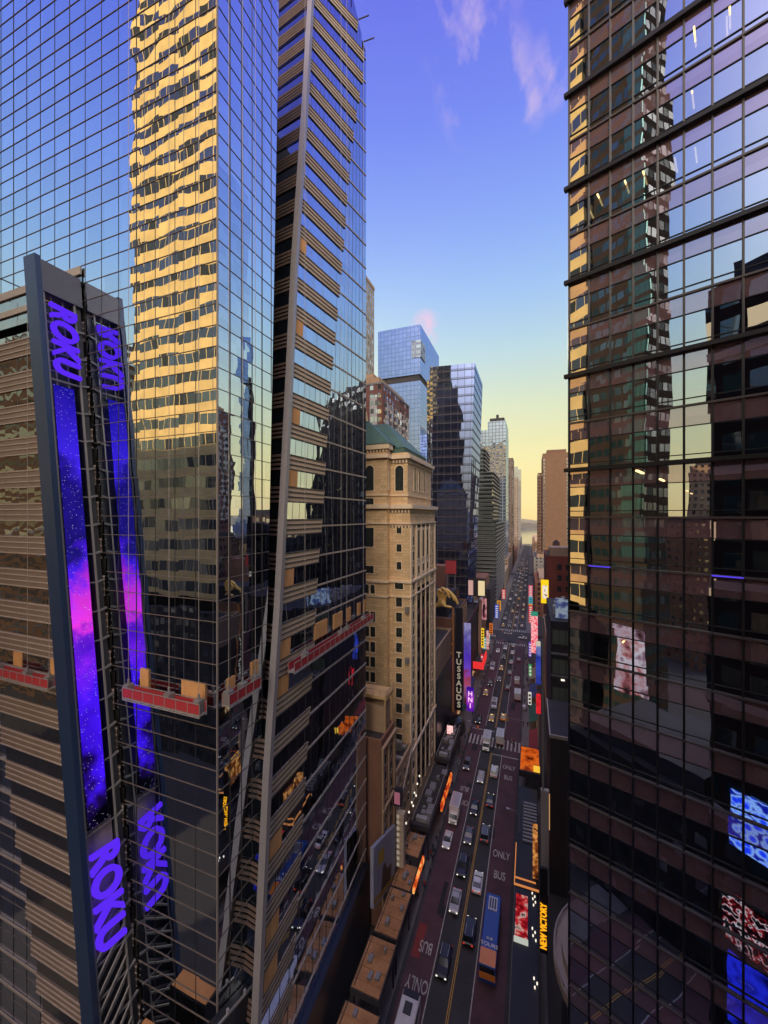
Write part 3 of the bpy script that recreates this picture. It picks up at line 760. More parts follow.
def hip(b,x0,x1,y0,y1,z,zr,ix,iy):
    A=[(x0,y0,z),(x1,y0,z),(x1,y1,z),(x0,y1,z)]; B=[(x0+ix,y0+iy,zr),(x1-ix,y0+iy,zr),(x1-ix,y1-iy,zr),(x0+ix,y1-iy,zr)]
    for i in range(4): j=(i+1)%4; b.quad(A[i],A[j],B[j],B[i])
    b.quad(*B)
hip(b,-46.4,-26.2,81.6,101.2,87.3,94.8,7,7.5); hip(b,-44.8,-28.4,77.6,88,87.72,94.3,7.2,5)
for k in range(26):
    x=-45.5+k*.74
b.box(-46.2,-26.4,81.8,101,86,87.3)
b.build('roof',M['copper'],cb)
b=MB(); 
b.cyl((-36.5,82.5,94.0),(-36.5,82.5,96.3),1.0,.7); b.cyl((-36.5,82.5,96.2),(-36.5,82.5,97.6),.35,.1); b.build('roof_lantern',M['limestone'],cb)
wm=[M['limestone_light'],M['window'],M['bar_dark']]; wn=[M['limestone_light'],plain('dark_window_pane',(.016,.018,.02),.35,0,.2),M['bar_dark']]  # street-side panes are dull and dark, with no mirror gloss
P_=[]
for k in range(17): P_.append((-27.0,79.985,9+3.32*k+.0,EAST))
P_=[p for p in P_ if p[2]<53]
put_windows(cb,window_proto(1.35,2.0),wm,P_)
P_=[]
for k in range(11):
    z=13.5+3.32*k+6
    for x in (-34.0,-32.55): P_.append((x,78.385,z-4,EAST))
put_windows(cb,window_proto(1.1,2.2),wm,P_)
put_windows(cb,window_proto(1.0,1.5,True),wm,[(-34.0,78.385,54.9,EAST),(-32.6,78.385,54.9,EAST)])
put_windows(cb,window_proto(1.9,4.6,True),wm,[(-33.3,78.385,77.6,EAST),(-27.2,80.785,77.6,EAST)])
put_windows(cb,window_proto(1.9,4.2),wm,[(-33.3,78.385,65.2,EAST)]); put_windows(cb,window_proto(1.9,1.6),wm,[(-33.3,78.385,74.3,EAST),(-33.3,78.385,59.4,EAST),(-27.0,79.985,56.0,EAST)])
put_windows(cb,window_proto(1.1,1.6),wm,[(-27.0,79.985,z,EAST) for z in (60.3,64.2,68.2)])
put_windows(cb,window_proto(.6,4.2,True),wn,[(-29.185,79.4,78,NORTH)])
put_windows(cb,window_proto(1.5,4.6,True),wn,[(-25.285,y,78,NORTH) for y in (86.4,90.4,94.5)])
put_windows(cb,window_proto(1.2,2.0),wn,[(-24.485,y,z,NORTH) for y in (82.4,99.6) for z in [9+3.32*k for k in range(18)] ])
b=MB()
for y in (86.45,90.45,94.55): b.box(-24.48,-24.42,y-1.65,y+1.65,9,55.5)
b.build('window_strip',punched('strip_windows',(.16,.12,.085),2.3,3.32,.8,.66,(.014,.015,.017,1),.04),cb)
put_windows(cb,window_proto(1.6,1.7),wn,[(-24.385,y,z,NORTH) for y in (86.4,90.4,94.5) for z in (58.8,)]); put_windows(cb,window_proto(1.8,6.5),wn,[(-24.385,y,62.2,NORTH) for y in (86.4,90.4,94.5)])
dn=punched('dentil_band',(.80,.66,.48),.75,3,.45,1.0,(.17,.12,.08,1),.02)  # pale and dark stripes; shade between dentils is put into the colour
for (x0,x1,y0,y1,z,h) in ((-46,-24.35,79.85,103.1,72.7,.7),(-46,-25.0,80.5,102.3,83.7,.7),(-44.2,-29.0,78.2,80,86.0,.55),(-46,-24.4,79.9,103.05,69.4,.5)):
    b=MB(); b.box(x0,x1,y0,y1,z,z+h); b.build('dentil_band',dn,cb)
for z in (30,40,51): b=MB(); b.box(-25.4,-24.6,79.2,79.98,z,z+1.3); b.build('wall_unit',M['steel'],cb)

# ------------------------------------------------------------------ small buildings between the two towers
def simple_block(name,label,cat,x0,x1,y0,y1,h,mat,roof=None,parapet=.8,z0=0,group=None):
    t=thing(name,label,cat,((x0+x1)/2,(y0+y1)/2,z0),group)
    b=MB(); b.box(x0,x1,y0,y1,z0,z0+h); b.build('wall',mat,t)
    b=MB(); w=.35
    b.box(x0+w,x1-w,y0+w,y1-w,z0+h+.004,z0+h+.12); b.build('roof',roof or M['roofdark'],t)
    if parapet:
        b=MB(); zt=z0+h+parapet
        b.box(x0-.06,x1+.06,y0-.06,y0+w,z0+h-.3,zt); b.box(x0-.06,x1+.06,y1-w,y1+.06,z0+h-.3,zt); b.box(x0-.06,x0+w,y0+w,y1-w,z0+h-.3,zt); b.box(x1-w,x1+.06,y0+w,y1-w,z0+h-.3,zt)
        b.build('parapet',mat,t)
    return t
t=simple_block('narrow_brick_building','narrow brown brick building squeezed between blue glass tower and cream tower','building',-34,-24.4,62.6,69.5,32,M['brick'])
b=MB(); b.box(-30,-25.2,66,69.2,32.13,37); b.build('bulkhead',M['tan'],t)
b=MB(); b.box(-31,-24.6,65.6,69.7,38.4,39.0); 
for x in (-30.8,-24.9): 
    for y in (65.8,69.5): b.bar((x,y,32),(x,y,39),.2)
b.build('roof_deck',wall('orange_lit_deck',(.60,.40,.20),.2,.5,.8,.2),t)  # the orange light on this deck is put into its base colour
b=MB()
for x0_,y0_,x1_,y1_ in ((-31,65.6,-24.6,65.6),(-24.6,65.6,-24.6,69.7)):
    b.bar((x0_,y0_,40.1),(x1_,y1_,40.1),.07)
    for k in range(6): xx=x0_+(x1_-x0_)*k/5; yy=y0_+(y1_-y0_)*k/5; b.bar((xx,yy,39),(xx,yy,40.1),.06)
b.build('roof_railing',M['bar_beige'],t)
b=MB(); b.box(-24.38,-24.05,62.7,63.3,0,31); b.box(-24.38,-24.05,68.6,69.4,0,31); b.box(-24.38,-24.1,65.7,66.3,2,31)
for z in (10,20,31): b.box(-24.38,-23.9,62.6,69.5,z,z+.5)
b.build('stone_trim',M['tan'],t)
put_windows(t,window_proto(1.3,2.0),[M['tan'],M['window'],M['bar_dark']],[(-24.385,y,z,NORTH) for y in (64.5,67.4) for z in (4,7,11.5,14.5,17,21.5,24.5,27.5)])
t=simple_block('low_annex','low stone annex at the foot of the cream tower with a cluttered dark roof','building',-32,-24.2,69.8,79.8,22,M['tan'])
random.seed(3)
for k in range(14):
    x=-31+random.random()*6; y=70.5+random.random()*8; s=.4+random.random()*.8; b=MB(); b.box(x,x+s,y,y+s,22.13,22.4+random.random()*1.6); b.build('roof_unit',M['alu'],t)
b=MB(); b.bar((-24.0,69.8,14),(-24.0,79.8,22),.25); b.bar((-24.0,69.8,2),(-24.0,69.8,22),.25); b.bar((-24.0,79.6,2),(-24.0,79.6,24),.2); b.build('edge_trim',M['bar_beige'],t)
put_windows(t,window_proto(1.3,1.9),[M['tan'],M['window'],M['bar_dark']],[(-24.185,y,z,NORTH) for y in (72,75,77.6) for z in (4,8,12,16,19)])

# ------------------------------------------------------------------ high-rises further along the left side
def tapered(b,x0,x1,y0,y1,z0,z1,fx=0,fy=0,sk=0):
    A=[(x0,y0,z0),(x1,y0+sk,z0),(x1,y1,z0),(x0,y1,z0)]; B=[(x0,y0-fy,z1),(x1+fx,y0-fy+sk*1.3,z1),(x1+fx,y1,z1),(x0,y1,z1)]
    for i in range(4):
        j=(i+1)%4; L=math.hypot(A[j][0]-A[i][0],A[j][1]-A[i][1]); b.quad(A[i],A[j],B[j],B[i],((0,z0),(L,z0),(L,z1),(0,z1)))
    b.quad(*B)
ct=glass('dark_curtain_wall',2.6,4.2,.40,(.38,.50,1,1),(.018,.02,.03,1),tilt=.006,wave=.010,wscale=.12,linew=.14,lineh=.35,linecol=(.085,.085,.10,1),band=.30,bandcol=(.05,.045,.05,1),bandrefl=.22)
t=thing('dark_glass_tower','dark glass tower whose street side flares outward at the top, beyond the cream tower','building',(-40,205,0))
b=MB(); tapered(b,-47,-30.4,190,222,0,146,5.0,3,1.7); b.build('glass_facade',ct,t)
b=MB(); b.quad((-47.02,189.9,0),(-45.6,189.85,0),(-45.6,186.85,146),(-47.02,186.9,146)); b.box(-49.5,-47,191,220,0,141); b.build('side_wing',glass('side_wing_glass',2.2,4.2,.5,(.7,.8,1,1),(.02,.02,.025,1),tilt=.01,lineh=.4,linew=.1,linecol=(.1,.1,.11,1)),t)
b=MB(); b.box(-44,-36,196,214,146,149); b.box(-33,-29,195,205,146,147.5); b.build('roof_plant',M['darkwall'],t)
bt=glass('pale_blue_curtain_wall',3.6,4.0,.66,(.44,.55,1,1),(.02,.04,.12,1),tilt=.006,wave=.006,linew=.22,lineh=.28,linecol=(.10,.14,.24,1))
t=thing('blue_glass_tower','square topped blue glass tower with a notch cut in its upper corner','building',(-110,360,0))
b=MB(); b.box(-132,-91.6,330,404,0,192); b.box(-132,-91.6,330,404,198,242); b.build('glass_facade',bt,t)
b=MB(); b.box(-131,-93,331.5,403,192,198); b.build('plant_floor',M['darkwall'],t)
b=MB(); b.box(-99.5,-91.0,329.4,345,213,228); b.build('corner_notch',punched('notch_frame',(.30,.36,.5),8,5,.8,.55,(.08,.1,.12,1)),t)
t=thing('brick_apartment_tower','brick apartment tower with white bay windows behind the green copper roof','building',(-65,158,0))
b=MB(); b.box(-84,-55,142,178,0,124.5); b.build('wall',punched('plum_brick',(.22,.11,.095),3.4,3.2,.42,.55,(.04,.05,.055,1),.35),t)
b=MB()
for y in (146.5,152,157.5,163,168.5,174): 
    b.box(-54.99,-54.2,y-1.0,y+1.0,70,118)
for x in (-58.5,-64,-70): b.box(x-1.5,x+1.5,141.2,141.99,70,120)
b.build('bay_window',punched('white_bay',(.50,.48,.46),2.0,3.2,.7,.6,(.06,.08,.09,1),.4),t)
b=MB(); b.box(-83,-57,144,176,124.5,128); b.box(-75,-62,150,170,128,132); b.build('roof_plant',M['tan'],t)
b=MB(); b.box(-84.2,-54.8,141.8,178.2,124.3,125.1); b.build('parapet',M['greywall'],t)
t=thing('slim_beige_tower','slim tall beige tower edge rising behind the blue mirrored tower','building',(-95,210,0))
b=MB(); b.box(-110,-90.5,200,220,0,211); b.build('wall',punched('beige_ribs',(.42,.36,.30),3,3.4,.5,.6,(.12,.13,.14,1)),t)
b=MB(); b.box(-110.3,-90.2,199.7,220.3,211,213); b.build('parapet',M['tan'],t)
bal=punched('green_balcony_bands',(.11,.125,.115),40,3.1,1.0,.52,(.016,.022,.022,1),.22)
t=thing('banded_apartment_tower','grey green stepped apartment tower with long balcony bands','building',(-40,340,0))
b=MB(); b.box(-52,-34,302,345,-1,124); b.box(-50.5,-27.5,300,375,-1,105); b.box(-50.4,-25.2,299.5,410,-1,66); b.build('wall',bal,t)
b=MB()
for z in range(6,124,3):
    x1=-34 if z>105 else (-27.5 if z>66 else -25.2); y0=302 if z>105 else (300 if z>66 else 299.5); y1=345 if z>105 else (375 if z>66 else 410)
    b.box(x1-.1,x1+1.1,y0+1,y1,z,z+.3); b.box(x1+.95,x1+1.1,y0+1,y1,z+.3,z+1.1)
    b.box(-46,x1,y0-.8,y0+.1,z,z+.3)
b.build('balcony',wall('balcony_concrete',(.24,.235,.22),.2,.5,.8,.2),t)
b=MB(); b.box(-48,-38,306,338,124,128); b.build('roof_plant',M['greywall'],t)
t=thing('capped_glass_tower','pale blue glass tower with a dark cap, tallest at the far left side','building',(-45,500,0))
b=MB(); b.box(-60.5,-28,480,540,-3,176); b.box(-49,-28.2,480.3,536,176,186); b.build('glass_facade',glass('pale_grid_wall',4,4,.55,(.55,.7,1,1),(.06,.09,.15,1),tilt=.006,linew=.9,lineh=.8,linecol=(.26,.29,.33,1)),t)
b=MB(); b.box(-47,-30,484,530,186,190.5); b.box(-40,-37,490,495,190.5,196); b.build('cap',M['darkwall'],t)
t=thing('narrow_brown_tower','narrow brown slab tower just right of the capped glass tower','building',(-27,610,0))
b=MB(); b.box(-48,-24.8,600,640,-5,158); b.build('wall',punched('far_brown',(.24,.17,.13),4,3.3,.5,.5),t)
t=thing('far_grey_tower','hazy grey glass tower at the far end of the street near the river','building',(-26,1100,0))
b=MB(); b.box(-60,-25,1080,1130,-12,196); b.box(-52,-33,1085,1120,196,204); b.build('glass_facade',glass('hazy_glass',5,4,.45,(.8,.9,1,1),(.20,.20,.20,1),tilt=.004,linew=.8,lineh=1.0,linecol=(.3,.3,.3,1)),t)
t=thing('far_pale_tower','pale slender tower in front of the hazy grey riverside tower','building',(-26,850,0))
b=MB(); b.box(-52,-24.7,820,850,-9,150); b.build('wall',punched('far_pale',(.42,.34,.27),4,3.3,.5,.5),t)

# ------------------------------------------------------------------ left theatre row
def gravel_block(*a,**k): return simple_block(*a,**k)
t=simple_block('theatre_building','dark theatre building with flat roof behind the vertical letter sign','building',-46,-24.6,104,127,34,M['tan'])
b=MB(); b.box(-45,-30,106,124,34.13,38); b.build('bulkhead',M['greywall'],t)
b=MB(); b.box(-24.58,-24.2,104.2,126.8,4,26); b.build('dark_front',M['dark_panel'],t)
t=simple_block('hotel_podium','purple brown podium block with striped upper wall beyond the gold hand','building',-46,-24.7,128,160,37,M['brick'])
for k in range(8): b=MB(); b.box(-24.68,-24.3,129+k*4,130.4+k*4,26,37); b.build('pale_pier',M['tan'],t)
b=MB(); b.box(-40,-27,132,150,37.13,44); b.build('bulkhead',M['darkwall'],t)
b=MB(); b.box(-44,-32,152,159,37.13,52); b.build('plant_tower',M['brick'],t)
t=simple_block('cinema_block','plum coloured cinema block carrying the cream billboard on its roof edge','building',-46,-24.5,161,200,27,wall('plum_wall',(.13,.06,.075),.3,.4,.8,.2))
b=MB(); b.box(-24.48,-24.2,162,199,3,26); b.build('dark_front',M['darkwall'],t)
t=simple_block('corner_block','long corner block with pale gravel roof before the avenue','building',-48,-24.6,201,231,25,M['brick'],wall('gravel_roof',(.26,.27,.27),.6,2.0,.9,.2,False))
random.seed(5)
for k in range(22):
    x=-45+random.random()*18; y=203+random.random()*25; s=.6+random.random()*1.6; b=MB(); b.box(x,x+s,y,y+s,25.13,25.6+random.random()*1.5); b.build('roof_unit',M['alu'],t)
put_windows(t,window_proto(1.6,2.2),[M['tan'],M['window'],M['bar_dark']],[(-24.585,y,z,NORTH) for y in range(204,230,4) for z in (8,13,18)])
t=simple_block('beyond_avenue_block','dark low block across the avenue below the banded tower','building',-50,-24.6,256,296,24,M['darkwall'])
b=MB(); b.box(-44,-28,262,285,24.13,31); b.build('bulkhead',M['brick'],t)
# distant low rows both sides
random.seed(11)
cols=[('tan',(.38,.28,.2)),('brown',(.24,.15,.1)),('cream',(.48,.38,.28)),('brick red',(.26,.12,.08)),('grey',(.25,.24,.23))]
def far_row(side,y,seq):
    k=0
    for i,(w,h,ci) in enumerate(seq):
        nm,c=cols[ci]; z=gz(y+w/2)-1
        x0,x1=(-50,-24.8) if side=='left' else (2.6,40)
        t=thing('distant_building','%s low building %s along the far %s side of the street'%(nm,['just beyond the avenue','second beyond the avenue','third beyond the avenue','fourth beyond the avenue','fifth beyond the avenue','sixth beyond the avenue','seventh beyond the avenue'][i],side),'building',((x0+x1)/2,y+w/2,z),'low buildings far along the street')
        b=MB(); b.box(x0,x1,y,y+w-1.5,z,z+h); b.build('wall',punched('far_wall_%s'%nm.replace(' ','_'),c,3.6,3.5,.45,.5),t)
        b=MB(); b.box(x0+3,x1-4,y+3,y+w-5,z+h,z+h+3); b.build('bulkhead',M['tan'],t)
        y+=w
far_row('left',412,[(60,18,2),(90,26,0),(90,34,1),(110,22,3),(90,40,0),(120,30,2),(230,24,4)])
far_row('right',300,[(55,26,3),(60,20,0),(70,34,4),(110,26,2),(150,40,1),(200,30,0),(260,28,2)])

# ------------------------------------------------------------------ right side beyond the glass tower
t=thing('dark_gallery_building','black blank-walled building behind the light mast with a pale roof edge','building',(12,86,0))
b=MB(); b.box(3.4,40,80,96,0,30); b.build('wall',M['darkwall'],t)
b=MB(); b.box(3.3,40,79.9,80.2,29.7,30.3); b.bar((3.4,80,30.1),(3.4,96,30.1),.25); b.build('roof_edge',M['bar_beige'],t)
t=thing('glass_bay_building','dark framed building with pale green window bays above the black blank wall','building',(15,108,0))
b=MB(); b.box(4.4,40,100,128,0,47); b.build('wall',M['darkwall'],t)
wp=MB(); wp.box(-2.1,2.1,-.05,.01,0,3.4,1); 
for x in (-2.2,-.75,.7,2.1): wp.box(x,x+.1,-.12,.01,0,3.4,0)
wp.box(-2.3,2.3,-.18,.01,-.3,0,0); wp.box(-2.3,2.3,-.14,.01,3.4,3.6,0)
gm=plain('pale_green_glazing',(.16,.20,.16),.25)
put_windows(t,wp,[M['bar_dark'],gm],[(x,99.985,z,EAST) for x in (6.9,12.0) for z in (28.0,34.6,41.6)])
b=MB(); 
for z in (39.2,34.0): b.box(4.5,16,99.5,99.99,z,z+.4)
b.box(9.4,9.9,99.3,99.99,20,47); b.build('frame_band',M['steel'],t)
b=MB(); b.box(9.7,16,99.2,99.98,23.5,32.5); b.build('louvre_panel',wall('pale_louvre',(.30,.25,.26),.15,.6,.6,.3),t)
b=MB()
for x in (7,12.5): b.box(x-.4,x+.4,99.5,99.9,33.2,33.5)
b.build('wall_lamp',M['white_lamp'],t)
random.seed(8)
for k in range(16):
    x=5+random.random()*14; y=102+random.random()*20; s=.7+random.random()*2; b=MB(); b.box(x,x+s,y,y+s,47,47.6+random.random()*1.6); b.build('roof_unit',M['alu'],t)
t=thing('roof_billboard','blue and white roof billboard behind the pale green window bays','billboard',(10,103,47))
b=MB(); b.box(5.6,14,102.6,103,47.2,51.8); b.build('panel',led('blue_white_poster',[(.3,S(40,55,110)),(.45,S(90,100,150)),(.55,S(170,185,200)),(.7,S(60,70,120))],.5,'blob',2,46,53,.55),t)
b=MB(); 
for x in (6,9.5,13): b.bar((x,103.2,47),(x,103.2,51.5),.2); b.bar((x,104.5,47),(x,103.2,50.5),.16)
b.build('support_frame',M['steel'],t)
t=simple_block('red_brick_block','red brick block with small dark windows right of the yellow billboard','building',6.5,40,191,225,53,M['red_brick'])
put_windows(t,window_proto(1.5,2.0),[M['bar_dark'],M['window'],M['bar_dark']],[(x,190.985,z,EAST) for x in (12,15.5,19) for z in (33,38,43,48)])
b=MB(); b.box(8,38,194,205,53.13,57.5); b.build('bulkhead',M['tan'],t)
b=MB(); b.box(6.5,40,188.5,190.9,0,31); b.build('orange_wall',wall('orange_brick',(.40,.20,.10),.25,.4,.8,.2),t)
t=simple_block('ochre_low_block','ochre low block between window-bay building and red brick block','building',5.2,20,140,188,27,M['tan'])
t=thing('brown_tower','plain brown brick tower at the right end of the street gap','building',(30,460,0))
b=MB(); b.box(11.0,36,420,470,-2,135); b.build('wall',punched('dark_brown_brick',(.26,.155,.095),1.2,3.3,.0,.0,var=.2),t)
b=MB(); b.box(6.4,10.99,424,466,-2,116); b.build('side_wing',punched('brown_side',(.25,.15,.10),3,3.3,.4,.5),t)
wb=MB(); wb.box(-.8,.8,-.15,.01,0,2.0,0); wb.box(-.6,.6,-.18,-.14,.2,1.7,1)
put_windows(t,wb,[M['alu'],M['window'],M['alu']],[(x,419.98,z,EAST) for x in (12.3,33.6) for z in [30+3.6*k for k in range(28)]])
b=MB(); b.box(15,33,425,460,135,139); b.build('roof_plant',M['brick'],t)

# ------------------------------------------------------------------ signs on the right side
def simple_sign(name,label,loc): return thing(name,label,'sign',loc)
t=simple_sign('light_mast','slender grey vertical light mast standing at the kerb side of the theatres',(2.0,66,13))
b=MB(); b.box(1.45,2.6,65.2,65.9,12.8,29); b.build('lower_fin',wall('brushed_metal_fin',(.40,.37,.37),.2,.4,.5,.4),t)
b=MB(); b.box(1.6,1.9,65.4,65.8,29,56); b.build('mast',M['steel'],t)
b=MB(); b.box(2.62,2.75,65.3,65.6,23.0,28.5); b.build('lamp_strip',emit('warm_strip',S(200,150,100),.8),t)
t=simple_sign('theatre_sign','black vertical sign with yellow block letters reading upward beside the theatre marquee',(1.6,60,9))
b=MB(); b.box(1.2,2.25,60,60.4,9,21.2); b.build('sign_box',M['black'],t)
text_mesh('sign_lettering','NEW VICTORY',1.22,.05,emit('amber_letter',S(250,170,30),1.05),frame_mat((1.72,59.94,12.95),(0,0,1),(-1,0,0)),t,bold=.025,spacing=1.02,sx=.78)
t=simple_sign('picture_marquee','sidewalk marquee showing red and white portrait pictures',(-.6,56,5))
b=MB(); b.box(-2.6,1.0,51,72,4.6,6.4); b.build('canopy',M['black'],t)
b=MB(); b.quad((-2.4,63.4,6.42),(-.5,63.4,6.42),(-.5,70.8,6.42),(-2.4,70.8,6.42)); b.build('picture_panel',led('red_white_faces',[(.30,S(20,8,12)),(.43,S(150,20,30)),(.52,S(215,45,55)),(.60,S(230,190,180)),(.7,S(30,15,30))],.9,'blob',2,0,1,.6),t)
b=MB(); b.box(-2.5,-.4,62.6,63.2,6.42,6.8); b.build('white_edge',emit('white_edge_light',S(200,205,195),.75),t)
for (x,y) in ((.2,71.6),(.6,71.1),(.3,70.6),(.7,70.1),(.4,69.5),(.2,65.5),(.6,65),(.3,64.4),(.7,63.8),(.4,58.5),(.8,58),(.5,57.4)): bl=MB(); bl.cyl((x,y,6.4),(x,y,6.7),.10,.10,8); bl.build('marquee_bulb',M['white_lamp'],t)
t=simple_sign('theatre_marquee','square theatre marquee edged with warm light strips beside the light mast',(-.5,77,5))
b=MB(); b.box(-2.7,1.3,73,82,4.4,6.2); b.build('canopy',M['black'],t)
e=emit('orange_edge_light',S(225,140,80),.75)
for bx in ((-2.86,-2.7,73.2,82,5.9,6.25),(-2.86,1.3,72.8,72.98,5.9,6.2),(-2.7,.8,73.9,74.1,6.22,6.4)): b=MB(); b.box(*bx); b.build('edge_light',e,t)
b=MB(); b.box(.3,1.2,75,82,6.2,11); b.build('lit_panel',led('amber_panel',[(.3,S(30,14,8)),(.5,S(120,60,25)),(.62,S(220,150,80)),(.7,S(60,20,14))],.7,'blob',2,0,1,.9),t)
t=simple_sign('burger_marquee','orange glowing marquee with yellow mark over the right sidewalk',(-.4,110,7))
b=MB(); b.box(-2.9,2.3,104.5,116,5.4,6.9); b.build('canopy',M['darkwall'],t)
b=MB(); b.quad((-2.6,105,6.93),(2.0,105,6.93),(2.0,115.5,6.93),(-2.6,115.5,6.93)); b.build('glow_panel',led('orange_glow',[(.3,S(70,20,12)),(.45,S(190,75,20)),(.55,S(215,100,30)),(.7,S(120,40,20))],.35,'blob',2,0,1,.9),t)
b=MB(); b.box(.6,2.1,105.0,105.4,7,8.4); b.build('yellow_mark',emit('yellow_mark_glow',S(240,190,60),1.0),t)
t=simple_sign('dark_canopy','flat dark canopy over the right sidewalk below the orange marquee',(-.5,92,5))
b=MB(); b.box(-2.8,1.4,83,101,4.0,5.2); b.build('canopy',M['black'],t)
b=MB(); 
for k in range(12): b.box(-1.6,1.2,84+k*1.0,84.55+k*1.0,5.2,5.45)
b.build('roof_slat',M['steel'],t)
t=simple_sign('blue_banner_sign','tall blue vertical banner sign on the right sidewalk',(1.2,118,20))
b=MB(); b.box(1.3,2.6,118,118.4,24,35); b.build('panel',led('blue_banner',[(.0,S(40,50,130)),(.4,S(60,75,190)),(.6,S(45,60,160)),(.8,S(120,130,190)),(1,S(200,205,215))],.45,'noise',2,23,37,.8),t)
b=MB(); b.cyl((1.95,118.2,35.1),(1.95,118.2,36.2),.6,.6,14); b.build('disc_top',emit('pale_disc',S(210,200,180),.8),t)
t=simple_sign('red_banner_sign','short red vertical banner under the blue banner sign',(1.1,117,13))
b=MB(); b.box(1.35,2.6,117.4,117.8,16,21.5); b.build('panel',led('red_banner',[(.3,S(150,20,30)),(.6,S(225,40,50)),(.7,S(190,30,40))],.8,'blob',2,0,1,.9),t)
b=MB(); b.bar((2.0,118.0,0),(2.0,118.0,22),.15); b.build('pole',M['alu'],t)
t=simple_sign('pink_screen_sign','pink and red lit vertical screen with a green cap near the avenue corner',(.6,190,10))
b=MB(); b.box(0.0,2.9,190,190.6,9,26); b.build('panel',led('pink_screen',[(.3,S(210,40,70)),(.45,S(235,90,110)),(.55,S(245,190,190)),(.65,S(225,40,60))],.7,'blob',2,0,1,1.0),t)
b=MB(); b.box(0,2.9,189.9,190.5,26,28); b.build('cap',emit('green_cap_glow',S(60,160,130),.7),t)
b=MB(); b.bar((1.4,190.8,0),(1.4,190.8,26),.3); b.build('pole',M['steel'],t)
t=simple_sign('yellow_billboard','yellow framed billboard on two thin posts above the right roofs',(6,160,28))
b=MB(); b.box(3.6,6.3,160,160.4,38.5,47.5); b.build('panel',emit('yellow_frame_glow',S(250,205,30),1.0),t)
b=MB(); b.quad((4.1,159.97,40.3),(5.9,159.97,40.3),(5.9,159.97,45.4),(4.1,159.97,45.4)); b.build('picture',led('pale_picture',[(.4,S(235,215,190)),(.55,S(245,230,215)),(.62,S(120,80,60))],.9,'blob',2,0,1,.95),t)
b=MB(); b.bar((4.3,160.5,0),(4.3,160.5,38.6),.3); b.bar((5.7,160.5,0),(5.7,160.5,38.6),.3); b.build('post',M['tan'],t)
# ------------------------------------------------------------------ signs on the left side
t=thing('letter_tower_sign','orange framed dark vertical sign with stacked white letters','sign',(-22,126,8))
b=MB(); b.box(-23.2,-20.8,126.2,126.7,8.5,42); b.build('dark_panel',M['dark_panel'],t)
b=MB(); fr=wall('orange_scaffold_paint',(.50,.22,.07),.2,.6,.6,.3)
b.bar((-23.8,125.8,8),(-23.8,125.8,42),.45)
for z in (10,14,27,30,8.6): b.bar((-26.2,125.8,z),(-23.8,125.8,z),.4)
b.bar((-25.9,125.9,8),(-25.9,125.9,14),.3)
b.build('orange_frame',fr,t)
wl=emit('white_letter_glow',S(200,185,165),.5)
for i,c in enumerate('TUSSAUDS'): text_mesh('sign_letter',c,2.5,.08,wl,frame_mat((-22.0,126.1,26.6-2.32*i),(1,0,0),(0,0,1)),t,bold=.05)
t=thing('purple_banner_sign','tall violet poster strip beside the stacked white letters','sign',(-21.5,133,10))
b=MB(); b.box(-22.3,-19.9,138,138.4,5.5,34); b.build('panel',led('violet_poster',[(0,S(90,40,60)),(.2,S(150,90,130)),(.33,S(160,60,90)),(.45,S(110,70,200)),(.6,S(80,50,180)),(.8,S(100,90,170)),(1,S(150,145,190))],.4,'noise',2,5.5,34,.8),t)
t=thing('magenta_screen_sign','small magenta lit screen with white bars low beside the letter sign','sign',(-20.6,137,3))
b=MB(); b.box(-21.2,-18.7,137,137.5,3.5,11.8); b.build('panel',led('magenta_screen',[(.1,S(90,20,160)),(.5,S(170,50,200)),(.9,S(60,20,150))],.8,'noise',2,3.5,11.8,1.0),t)
for i,c in enumerate('HNI'): text_mesh('sign_letter',c,2.2,.06,emit('pink_letter_glow',S(250,200,240),1.0),frame_mat((-19.9,136.9,9.6-2.1*i),(1,0,0),(0,0,1)),t,bold=.06)
t=thing('gold_hand','giant gold hand gripping the roof corner of the theatre building','sculpture',(-24,127,41))
def skin_chain(name,pts,rad,mat,parent,sub=1):
    off=Vector(OFF[parent.name]); me=bpy.data.meshes.new(name); edges=[]; vs=[]
    for ch in pts:
        for i,p in enumerate(ch):
            if tuple(p) in vs: continue
            vs.append(tuple(p))
    for ch in pts:
        for a,c in zip(ch,ch[1:]): edges.append((vs.index(tuple(a)),vs.index(tuple(c))))
    me.from_pydata([tuple(Vector(v)-off) for v in vs],edges,[]); o=bpy.data.objects.new(name,me); COL.objects.link(o)
    md_=o.modifiers.new('s','SKIN'); me.skin_vertices[0].data[0].use_root=True
    for i,v in enumerate(vs): r=rad(v); me.skin_vertices[0].data[i].radius=(r,r)
    o.modifiers.new('d','SUBSURF').levels=sub
    dg=bpy.context.evaluated_depsgraph_get(); m2=bpy.data.meshes.new_from_object(o.evaluated_get(dg)); bpy.data.objects.remove(o)
    m2.materials.clear(); m2.materials.append(mat); m2.polygons.foreach_set('use_smooth',[True]*len(m2.polygons))
    o=bpy.data.objects.new(name,m2); COL.objects.link(o); o.parent=parent; OFF[o.name]=tuple(off); return o
gold=plain('gold_paint',(.85,.55,.16),.45,.1)
palm=(-27.5,126.5,43)
